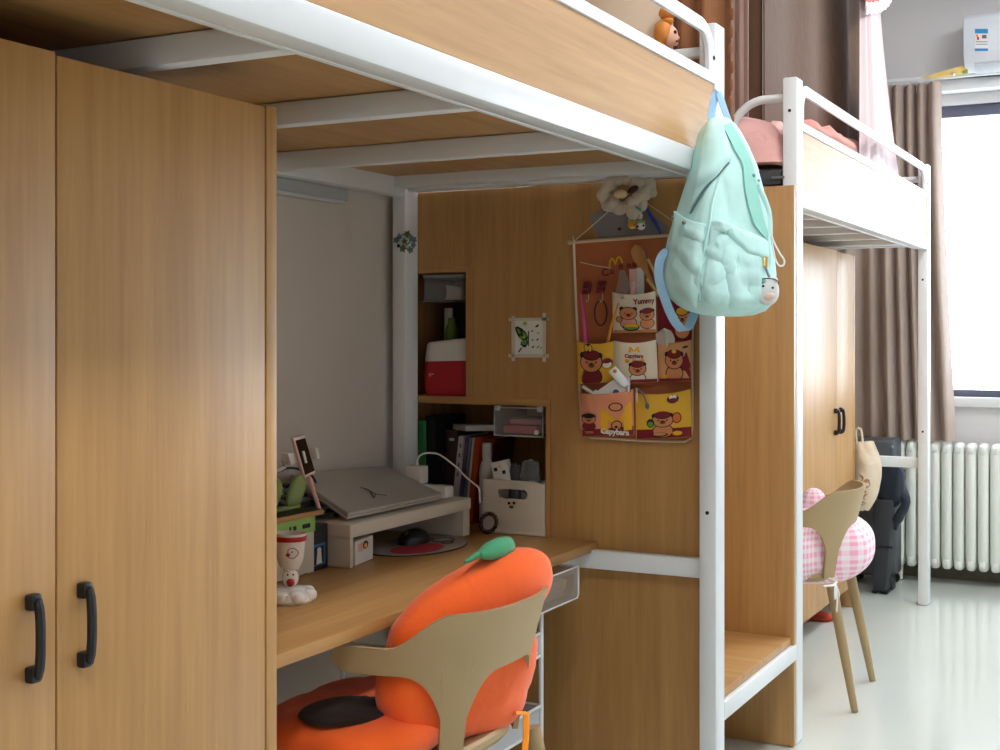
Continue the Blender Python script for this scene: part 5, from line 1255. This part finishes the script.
# white draw cord loop
b = B(plain('cord_white', (226, 236, 232), .6)); b.tube(bez([onD(770, 228, 3.10), onD(773, 240, 3.09), onD(779, 252, 3.085), onD(784, 260, 3.085), onD(783.5, 265, 3.085), onD(779, 265.5, 3.085), onD(775, 258, 3.085), onD(772.5, 246, 3.09), onD(771, 236, 3.095)], 40), .0022, 6); obj('draw_cord', b, t_bp)
# charm with a clasp
pc = pick(761, 291, .018)
t = thing('cat_charm', 'white round animal face charm clipped to the right side of the backpack', 'charm', pc)
b = B(plain('gold_clasp', (206, 178, 110), .3, .7)); q0 = pick(760.5, 258, .016); q1 = pick(760, 268, .018); b.tube([q0, q1], .006, 8, r2=.004); b.use(STUD); b.tube(bez([q1, pick(761, 273, .02), pick(762, 279, .022)], 8), .0032, 8); obj('clasp', b, t)
b = B(plain('charm_white', (236, 240, 238), .6)); sx = vr * .026
Mz = Matrix((( vr.x, vt.x, 0, 0), (vr.y, vt.y, 0, 0), (0, 0, 1, 0), (0, 0, 0, 1)))
b.ell(pc, (.027, .014, .033), .92, 28, 18, Mz); b.ell(pc + vr * -.016 + Vector((0, 0, .030)), (.009, .008, .011)); b.ell(pc + vr * .016 + Vector((0, 0, .024)), (.009, .008, .011)); obj('body', b, t)
b = B(INK); fr = vt * .0145
for (du, dz) in ((-.010, .012), (.012, .008)): b.ell(pc + vr * du + Vector((0, 0, dz)) + vt * .0125, (.003, .003, .003))
b.use(plain('charm_teal', (120, 178, 176), .5)); b.ell(pc + vr * -.012 + Vector((0, 0, .022)) + vt * .006, (.010, .006, .009), 1, 16, 10); b.use(plain('charm_peach', (236, 206, 190), .6)); b.ell(pc + Vector((0, 0, -.012)) + vt * .006, (.018, .0095, .012), 1, 16, 10)
b.use(DARK); b.tube([pc + vr * (.026 * cos(a)) + vt * .010 + Vector((0, 0, .018 + .012 * sin(a))) for a in [i * pi / 10 for i in range(11)]], .0014, 6); obj('face', b, t)
# ================================================================ far bed: bedding, curtains; window wall things
PINKQ = cloth('pink_quilt', (238, 186, 180), .9, crease=.2); PINKC = cloth('pink_quilt_print', (216, 150, 136), .9)
MATT = cloth('mattress_ticking', (228, 224, 218), .9)
y0b, y1b = 3.942, 6.322
b = B(MATT); b.box(-1.94, XR - .05, y0b + .08, y1b - .09, 1.706, 1.77, .02, 3); one('mattress', b, 'thin white mattress on the far loft bed', 'mattress')
b = B(plain('charcoal_case', (52, 54, 58), .6)); b.box(-1.55, XI - .004, y0b + .0, y0b + .075, 1.7065, 1.752, .006); b.use(GREY)
p = onY(778, 178, y0b - .002); b.box(p.x - .02, p.x + .02, y0b - .004, y0b, p.z - .003, p.z + .006, .001); one('charcoal_case', b, 'flat charcoal case under the pink quilt at the near end of the far bed', 'case')
t = thing('quilt', 'rumpled pink quilt heaped on the near end of the far bed', 'quilt', (-1.45, y0b + .35, 1.771))
def quilt(a, c):
    x = -1.93 + .875 * a; y = y0b + .005 + .95 * c
    h = .155 + .06 * mnoise.noise(Vector((x * 7, y * 6, 1))) + .04 * mnoise.noise(Vector((x * 13, y * 11, 4)))
    h *= (1 - (2 * a - 1) ** 8) * (1 - max(0, (c - .8) / .2) ** 2)
    drop = 0; h *= min(1, (c + .0001) / .05) ** .5
    return (x, y, 1.774 + max(.002, h - drop))
b = B(PINKQ); b.grid(quilt, 40, 40, .02); obj('cover', b, t, sharp=70)
t2 = thing('patterned_blanket', 'dusky pink patterned blanket behind the guard of the far bed', 'blanket', (-1.3, 5.1, 1.772))
def blk(a, c):
    x = -1.9 + .83 * a; y = 4.30 + 1.6 * c
    h = .24 + .05 * mnoise.noise(Vector((x * 6, y * 5, 9))) + .025 * mnoise.noise(Vector((x * 15, y * 12, 2)))
    return (x, y, 1.773 + h * (1 - (2 * a - 1) ** 16) * (1 - (2 * c - 1) ** 6))
b = B(PINKC); b.grid(blk, 36, 36, .02); obj('cover', b, t2, sharp=70)
b = B(ORANGE2 := cloth('orange_pillow', (222, 150, 108), .9)); b.ell((-1.35, 6.08, 1.83), (.22, .13, .06), .7, 24, 14); one('orange_pillow', b, 'apricot pillow at the window end of the far bed', 'pillow')
BRC = cloth('brown_bed_curtain', (94, 68, 50), .9); MAUVE = cloth('mauve_curtain', (166, 138, 128), .9); BRC2 = cloth('warm_brown_curtain', (146, 98, 66), .9)
SHEER = clear('pink_sheer', (214, 192, 192), .8, .8)
def drape(b, p0, p1, z0, z1, amp, waves, ph=0.0, flare=0.0, nu=90, nv=14, thick=.004, seed=0, gather=None):
    p0, p1 = Vector((*p0, 0)), Vector((*p1, 0)); d = p1 - p0; n = Vector((d.y, -d.x, 0)).normalized()
    def fn(a, c):
        w = a + .05 * sin(5 * a + seed) + .02 * sin(13 * a + seed)
        am = amp * (.55 + .45 * sin(3.1 * a + seed * 2 + 1)) * (.7 + .3 * c)
        p = p0 + d * a + n * (am * sin(2 * pi * waves * w + ph) + amp * .4 * sin(2 * pi * waves * .37 * a + seed))
        p += d * flare * (a - .5) * c
        if gather: p = gather(p, a, c)
        return (p.x, p.y, z1 + (z0 - z1) * c)
    b.grid(fn, nu, nv, thick)
# near end of the far bed: gathered brown curtain in an L
b = B(BRC)
drape(b, (-1.96, y0b + .17), (-1.20, y0b + .17), 1.90, 3.0, .035, 4.5, .4, 0, 110, 12, seed=1)
drape(b, (-1.20, y0b + .17), (-1.215, y0b + 1.74), 1.87, 3.0, .022, 3.2, .4, 0, 110, 16, seed=2)
one('brown_bed_curtain', b, 'brown fabric bed curtain closed around the near corner of the far bed', 'curtain')
b = B(MAUVE); drape(b, (-1.30, y0b + .115), (-1.22, y0b + .115), 1.86, 3.0, .008, 2, 0, 0, 20, 10, seed=3); one('mauve_curtain_strip', b, 'narrow mauve curtain strip left of the brown bed curtain', 'curtain')
b = B(SHEER)
def gth(p, a, c):
    # pinched at the rail, flaring below it
    k = .55 + .45 * abs(2 * min(1, c / .8) - 1) if c < .8 else .62 + (c - .8) * 3.2
    return Vector((p.x, 5.10 + (p.y - 5.08) * (.7 + 2.1 * max(0, c - .15) ** 1.6), 0))
drape(b, (-1.085, 5.08), (-1.085, 5.40), 1.86, 3.0, .016, 4, 0, 0, 60, 22, .002, 4, gth)
one('pink_sheer_curtain', b, 'pale pink sheer curtain hanging over the guard of the far bed', 'curtain')
LACE = cloth('white_lace', (244, 240, 238), .9)
t = thing('lace_valance', 'white lace trimmed red valance corner at the top near the ceiling', 'valance', onX(883, 8, -1.09))
p = onX(872, -2, -1.07); q = onX(893, 1, -1.07)
b = B(plain('valance_red', (176, 110, 100), .8)); cvx = [onX(u, v, -1.07) for (u, v) in ((864, -30), (895, -30), (887, 0), (882, 3.5), (873, 6), (866, 7))]; b.prism(cvx, (-.004, 0, 0)); obj('cloth', b, t)
b = B(LACE); pts = [onX(u, v, -1.064) for (u, v) in ((866, 8), (873, 8), (881, 6), (887, 2), (891, -5), (895, -20))]
b.tube(bez(pts, 30), [.022 + .004 * sin(k * 1.7) for k in range(31)][:len(bez(pts, 30))], 10, r2=.004, up=(0, 1, 1)); obj('lace', b, t)
# brown curtain at the far end of the near bed, flowered inside
m, nt, b_ = _new('flowered_cloth'); MATS['flowered_cloth'] = m
tc = nt.nodes.new('ShaderNodeTexCoord'); vo = nt.nodes.new('ShaderNodeTexVoronoi'); vo.inputs['Scale'].default_value = 7.5
no = nt.nodes.new('ShaderNodeTexNoise'); no.inputs['Scale'].default_value = 26; no.inputs['Detail'].default_value = 3
nt.links.new(tc.outputs['Object'], vo.inputs['Vector']); nt.links.new(tc.outputs['Object'], no.inputs['Vector'])
ml = nt.nodes.new('ShaderNodeMath'); ml.operation = 'MULTIPLY_ADD'; ml.inputs[1].default_value = .35; nt.links.new(no.outputs['Fac'], ml.inputs[0]); nt.links.new(vo.outputs['Distance'], ml.inputs[2])
cr = nt.nodes.new('ShaderNodeValToRGB'); cr.color_ramp.elements[0].position = .38; cr.color_ramp.elements[0].color = lin((196, 120, 96)); cr.color_ramp.elements[1].position = .43; cr.color_ramp.elements[1].color = lin((238, 218, 194))
nt.links.new(ml.outputs[0], cr.inputs['Fac']); nt.links.new(cr.outputs['Color'], b_.inputs['Base Color']); b_.inputs['Roughness'].default_value = .9
FLOW = m
b = B(FLOW); drape(b, (-1.98, 3.27), (-1.19, 3.27), 1.84, 3.0, .012, 4, 0, 0, 80, 10, .003, 5); one('flowered_bed_curtain', b, 'beige flowered bed curtain behind the doll at the end of the near bed', 'curtain')
b = B(BRC2); drape(b, (-1.185, 3.30), (-1.040, 3.30), 1.735, 3.0, .014, 2.2, 0, 0, 50, 14, .003, 6)
for k in range(26):
    z = 1.76 + k * .046; b.ell((-1.040 + .003 * sin(k * 2.1), 3.30, z), (.006, .004, .017), 1, 8, 6)
one('fringed_brown_curtain', b, 'warm brown curtain with a scalloped edge behind the near bed post', 'curtain')
# doll on the near bed
pd = onX(666, 30, -1.20)
t = thing('doll', 'small doll with an orange hair bun lying behind the near bed guard', 'doll', (pd.x, pd.y, 1.706))
SKIN = plain('doll_skin', (240, 186, 158), .5); HAIR = plain('doll_hair', (220, 140, 58), .6)
s = pd.dot(Vector((-sT, cT, 0))) / F
fx = Vector((cT, sT, 0))
b = B(SKIN); b.ell(pd + fx * 4 * s + Vector((0, 0, -6 * s)), (8 * s, 8 * s, 10.5 * s), 1, 24, 16); b.ell(pd + fx * 11.5 * s + Vector((0, 0, -8 * s)), (2.2 * s, 2 * s, 2.4 * s)); b.ell(pd + fx * 9 * s + Vector((0, 0, -13 * s)), (3 * s, 3 * s, 3 * s))
b.ell(pd + Vector((-.01, 0, -.062)), (.012, .012, .03)); b.ell((pd.x - .01, pd.y, 1.706 + .075), (.045, .035, .07), .9, 20, 14); obj('body', b, t)
b = B(HAIR); b.ell(pd + fx * -3 * s + Vector((0, 0, -3 * s)), (9.5 * s, 9 * s, 12 * s), 1, 24, 16); b.ell(pd + fx * 1.5 * s + Vector((0, 0, 17 * s)), (9 * s, 8 * s, 7 * s), 1, 20, 14); b.ell(pd + fx * 2 * s + Vector((0, 0, 9 * s)), (6 * s, 6 * s, 4 * s), 1, 16, 10); b.ell(pd + fx * -6 * s + Vector((0, 0, -14 * s)), (5 * s, 5 * s, 9 * s)); obj('hair', b, t)
b = B(INK); pe = pd + fx * 8.2 * s + Vector((0, 0, -3.5 * s)) + Vector((sT, -cT, 0)) * 6.4 * s; b.ell(pe, (1.7 * s, 1.7 * s, 2.0 * s)); b.use(DR); b.ell(pd + fx * 10.2 * s + Vector((0, 0, -12 * s)) + Vector((sT, -cT, 0)) * 3 * s, (1.2 * s, 1.2 * s, 1 * s)); obj('face', b, t)
b = B(plain('doll_dress', (60, 90, 170), .7)); b.ell((pd.x - .015, pd.y, 1.706 + .05), (.055, .045, .05), .9, 20, 12); obj('dress', b, t)
# ---------------------------------------------------------------- window curtains on a rod
CUR = cloth('taupe_curtain', (176, 158, 146), .85)
t = thing('window_curtain', 'long taupe curtain gathered at the left side of the window', 'curtain', (-1.45, 6.80, .70))
b = B(CUR)
def cg(p, a, c): return Vector((p.x + max(0, a - .5) * .16 * max(0, c - .1) ** 1.3, p.y, 0))
drape(b, (-1.99, 6.86), (-1.075, 6.86), .715, 2.515, .045, 11, .6, 0, 220, 18, .004, 2, cg); obj('cloth', b, t, sharp=70)
b = B(HOOK)
for k in range(8): 
    x = -1.93 + k * .12; b.tube([(x + .016 * cos(a), 6.86, 2.535 + .016 * sin(a)) for a in [i * pi / 6 for i in range(12)]], .0025, 6, closed=True)
obj('rings', b, t)
t = thing('curtain_rod', 'white curtain rod on brackets above the window', 'rod', (-.2, 6.86, 2.53))
b = B(WHITE); b.tube([(-1.99, 6.86, 2.540), (1.6, 6.86, 2.540)], .011, 10); obj('rod', b, t)
for x in (-1.9, -.87, .5):
    b = B(WHITE); b.box(x - .008, x + .008, 6.85, 6.985, 2.546, 2.562, .002); b.box(x - .015, x + .015, 6.984, 6.9995, 2.535, 2.60, .002); obj('bracket', b, t)
b = B(plain('yellow_ribbon', (236, 204, 120), .7)); pts = [onY(u, v, 6.82) for (u, v) in ((920, 77.5), (940, 72), (967, 64), (968, 72), (955, 75), (935, 77.5))]
b.prism(pts, (0, .012, 0), .002); b.use(GREEN); pts = [onY(u, v, 6.822) for (u, v) in ((962, 71), (967.5, 69), (968, 73), (963, 74))]; b.prism(pts, (0, -.004, 0)); b.use(HOOK); b.ell(onY(953, 74, 6.81), (.012, .01, .010))
one('yellow_ribbon', b, 'yellow folded ribbon lying on the curtain rod beside the air conditioner', 'ribbon')
# ---------------------------------------------------------------- air conditioner
xl = onY(963.5, 40, 6.78).x; zb_, zt_ = onY(966, 71, 6.78).z, onY(980, 13, 6.78).z
t = thing('air_conditioner', 'white wall air conditioner with a blue energy sticker above the window', 'air conditioner', (xl + .42, 6.9, zb_))
ACW = plain('ac_white', (224, 230, 236), .35)
sec = [(6.998, zb_ + .01), (6.998, zt_), (6.80, zt_), (6.775, zt_ - .02), (6.768, zt_ - .06), (6.77, zb_ + .09), (6.79, zb_ + .04), (6.84, zb_), (6.95, zb_)]
b = B(ACW); b.prism([(xl, y, z) for (y, z) in sec], (.86, 0, 0), .006); obj('body', b, t)
b = B(plain('ac_louvre', (206, 212, 218), .4)); b.prism([(xl + .05, 6.793, zb_ + .034), (xl + .81, 6.793, zb_ + .034), (xl + .81, 6.838, zb_ - .006), (xl + .05, 6.838, zb_ - .006)], (0, -.004, -.004), .001); b.use(DARK); b.box(xl + .05, xl + .81, 6.86, 6.93, zb_ - .001, zb_ + .001); obj('louvre', b, t)
STK = plain('sticker_blue', (30, 136, 196), .5)
f = lambda u, v, k=0: Vector((onY(u, v, 6.7675 - k).x, 6.7675 - k, onY(u, v, 6.7675).z))
def quad(b, u0, v0, u1, v1, k=0): b.prism([f(u0, v1, k), f(u1, v1, k), f(u1, v0, k), f(u0, v0, k)], (0, -.0008, 0))
b = B(CARD); quad(b, 975, 29, 988, 51); b.use(STK); quad(b, 975, 29, 988, 33.5, .001); quad(b, 975, 48.5, 988, 51, .001); b.use(ORG); quad(b, 976, 34.5, 978, 37, .001); b.use(RED); quad(b, 977, 37, 979, 40, .001); b.use(GREY); quad(b, 982, 35, 986.5, 38.5, .001); quad(b, 976, 41.5, 987.5, 42.2, .001); b.use(BLUE); quad(b, 976, 44, 987.5, 44.6, .001); obj('energy_sticker', b, t)
# ---------------------------------------------------------------- radiator
RADW = plain('radiator_enamel', (234, 238, 230), .35, var=.02)
xr0 = onY(898, 500, 6.86).x + .012
t = thing('radiator', 'cream white column radiator under the window', 'radiator', (xr0 + .45, 6.87, 0))
zr0, zr1 = .075, .705
for k in range(19):
    x = xr0 + k * .0575
    b = B(RADW)
    for y in (6.835, 6.915): 
        b.tube([(x, y, zr0 + .03), (x, y, zr0 + .06), (x, y, zr1 - .05), (x, y, zr1 - .02)], [.022, .0265, .0265, .022], 12, r2=[.02, .026, .026, .02], up=(1, 0, 0))
    for z in (zr0 + .03, zr1 - .03): b.ell((x, 6.875, z), (.024, .072, .032), .7, 16, 12)
    b.box(x - .007, x + .007, 6.84, 6.91, zr0 + .05, zr1 - .05)
    if k == 0: b.tube([(x, 6.86, .004), (x, 6.86, zr0 + .02)], [.012, .016], 10)
    if k == 17: b.tube([(x, 6.86, .004), (x, 6.86, zr0 + .02)], [.012, .016], 10)
    obj('section', b, t)
b = B(plain('old_pipe', (196, 188, 170), .5)); b.tube([(xr0 - .12, 6.96, .16), (xr0 - .02, 6.88, .12)], .014, 10); b.tube([(xr0 - .12, 6.96, .16), (xr0 - .12, 6.96, .9)], .014, 10); obj('pipe', b, t)
# ---------------------------------------------------------------- things in the corner beside the radiator
SUIT = plain('suitcase_grey', (84, 88, 94), .5); SUITD = plain('suitcase_dark', (52, 56, 62), .55)
p0_, p1_ = onY(868, 445, 6.6), onY(905, 440, 6.6)
t = thing('grey_suitcase', 'tall grey suitcase against the wall under the window curtain', 'suitcase', ((p0_.x + p1_.x) / 2, 6.72, 0))
b = B(SUIT); b.box(p0_.x - .12, onY(895, 440, 6.62).x, 6.62, 6.80, .05, onY(885, 439.5, 6.62).z, .02, 3); obj('shell', b, t)
for (x, y) in ((p0_.x - .08, 6.66), (p1_.x - .08, 6.66), (p0_.x - .08, 6.77), (p1_.x - .08, 6.77)):
    b = B(DARK); b.lathe([(.001, -.012), (.024, -.012), (.024, .012), (.001, .012)], (0, 0, 0), 14, Matrix.Translation((x, y, .0245)) @ Matrix.Rotation(radians(90), 4, 'X')); obj('wheel', b, t)
b = B(STUD); b.ell(onY(892, 447, 6.617), (.008, .004, .008)); obj('lock', b, t)
p0_, p1_ = onY(871, 580, 6.42), onY(889, 508, 6.42)
t = thing('dark_case', 'narrow dark grey case standing in front of the suitcase', 'case', (p0_.x + .05, 6.48, 0))
b = B(SUITD); b.prism([(onY(872.5, 582, 6.42).x, 6.42, .012), (onY(886, 582, 6.42).x, 6.42, .012), (onY(893, 500, 6.42).x, 6.42, onY(890, 500, 6.42).z), (onY(872, 500, 6.42).x, 6.42, onY(880, 500, 6.42).z)], (0, .14, 0), .012); obj('shell', b, t)
b = B(DARK); q = onY(882, 547, 6.417); b.box(q.x - .045, q.x + .05, 6.412, 6.42, q.z - .003, q.z + .003); 
obj('seam', b, t)
for x in (onY(874, 582, 6.43).x, onY(885, 582, 6.43).x):
    b = B(DARK); b.box(x - .012, x + .012, 6.43, 6.55, .001, .014, .003); obj('foot', b, t)
NAVY = cloth('navy_nylon', (44, 50, 62), .7, crease=.2)
b = B(NAVY); c_ = onY(889, 484, 6.46)
b.ell((c_.x, 6.49, c_.z), (.068, .065, .115), .75, 32, 24, None, lambda p: p * (1 + .10 * mnoise.noise(p * 2.6) + .05 * mnoise.noise(p * 6)))
one('navy_bag', b, 'dark navy bag slumped on top of the narrow case', 'bag')
b = B(NAVY); a1, a2 = onY(899, 480, 6.50), onY(897, 528, 6.48)
b.tube(bez([onY(903, 470, 6.56), onY(900, 485, 6.5), onY(906, 502, 6.48), onY(899, 517, 6.47), onY(895, 530, 6.47)], 16), [.010, .015, .02, .028, .034, .036, .034, .03, .026, .024, .028, .032, .030, .026, .018, .01, .004][:17], 12, r2=[.01] * 3 + [.02] * 11 + [.01] * 3); one('folded_umbrella', b, 'dark folded umbrella pouch hanging beside the navy bag', 'umbrella')
b = B(DARK); q = onZ(884, 581, .001); q2 = onZ(904, 581, .001); b.box(q.x + .015, q2.x, 6.52, 6.61, .001, .085, .008); b.tube(bez([(q.x + .04, 6.55, .084), (q.x + .05, 6.55, .20), (q.x + .05, 6.56, .33)], 8), .005, 6); b.tube(bez([(q.x + .075, 6.55, .084), (q.x + .09, 6.55, .22), (q.x + .08, 6.56, .33)], 8), .005, 6); one('black_box', b, 'low black box on the floor beside the radiator leg', 'box')
TOTE = cloth('cream_tote', (226, 212, 188), .9, crease=.2); TOTP = plain('tote_print', (176, 134, 98), .9)
t = thing('cream_tote_bag', 'cream and brown printed cloth bag hanging on the wardrobe side', 'bag', onY(866, 510, 6.15))
xs_ = -1.33
def tote(a, c):
    q = onY(852 + 26 * a * (.55 + .5 * sin(pi * min(1, c * .8 + .15))), 442 + 68 * c, 6.14); bl = sin(pi * a) * sin(pi * (c * .8 + .15)) * .05
    return (q.x, 6.16 - bl + .01 * mnoise.noise(Vector((a * 4, c * 6, 0))), q.z)
b = B(TOTE); b.grid(tote, 18, 24, .012); obj('cloth', b, t, sharp=70)
b = B(TOTP)
for (a, c, ra, rc) in ((.35, .52, .16, .05), (.62, .60, .14, .07), (.45, .72, .2, .03), (.7, .8, .15, .05), (.5, .9, .25, .03)):
    tb = bmesh.new(); vs = [tb.verts.new(Vector(tote(a + ra * cos(k * pi / 8), c + rc * sin(k * pi / 8))) + Vector((0, -.016, 0))) for k in range(16)]; tb.faces.new(vs); b.add(tb)
obj('print', b, t)
b = B(TOTE); b.tube(bez([onY(857, 446, 6.13), onY(856, 430, 6.12), onY(861, 430, 6.12), onY(863, 446, 6.13)], 12), .005, 6); obj('handle', b, t)
# red slippers and a pale bottle base under the far wardrobe / chair
b = B(plain('slipper_red', (186, 70, 44), .8)); b.ell((-1.40, 5.72, .016), (.06, .035, .022), .8, 20, 12, None, lambda p: Vector((p.x, p.y, max(-.7, p.z)))); one('red_slipper', b, 'red slipper half under the far wardrobe behind the chair', 'slipper')
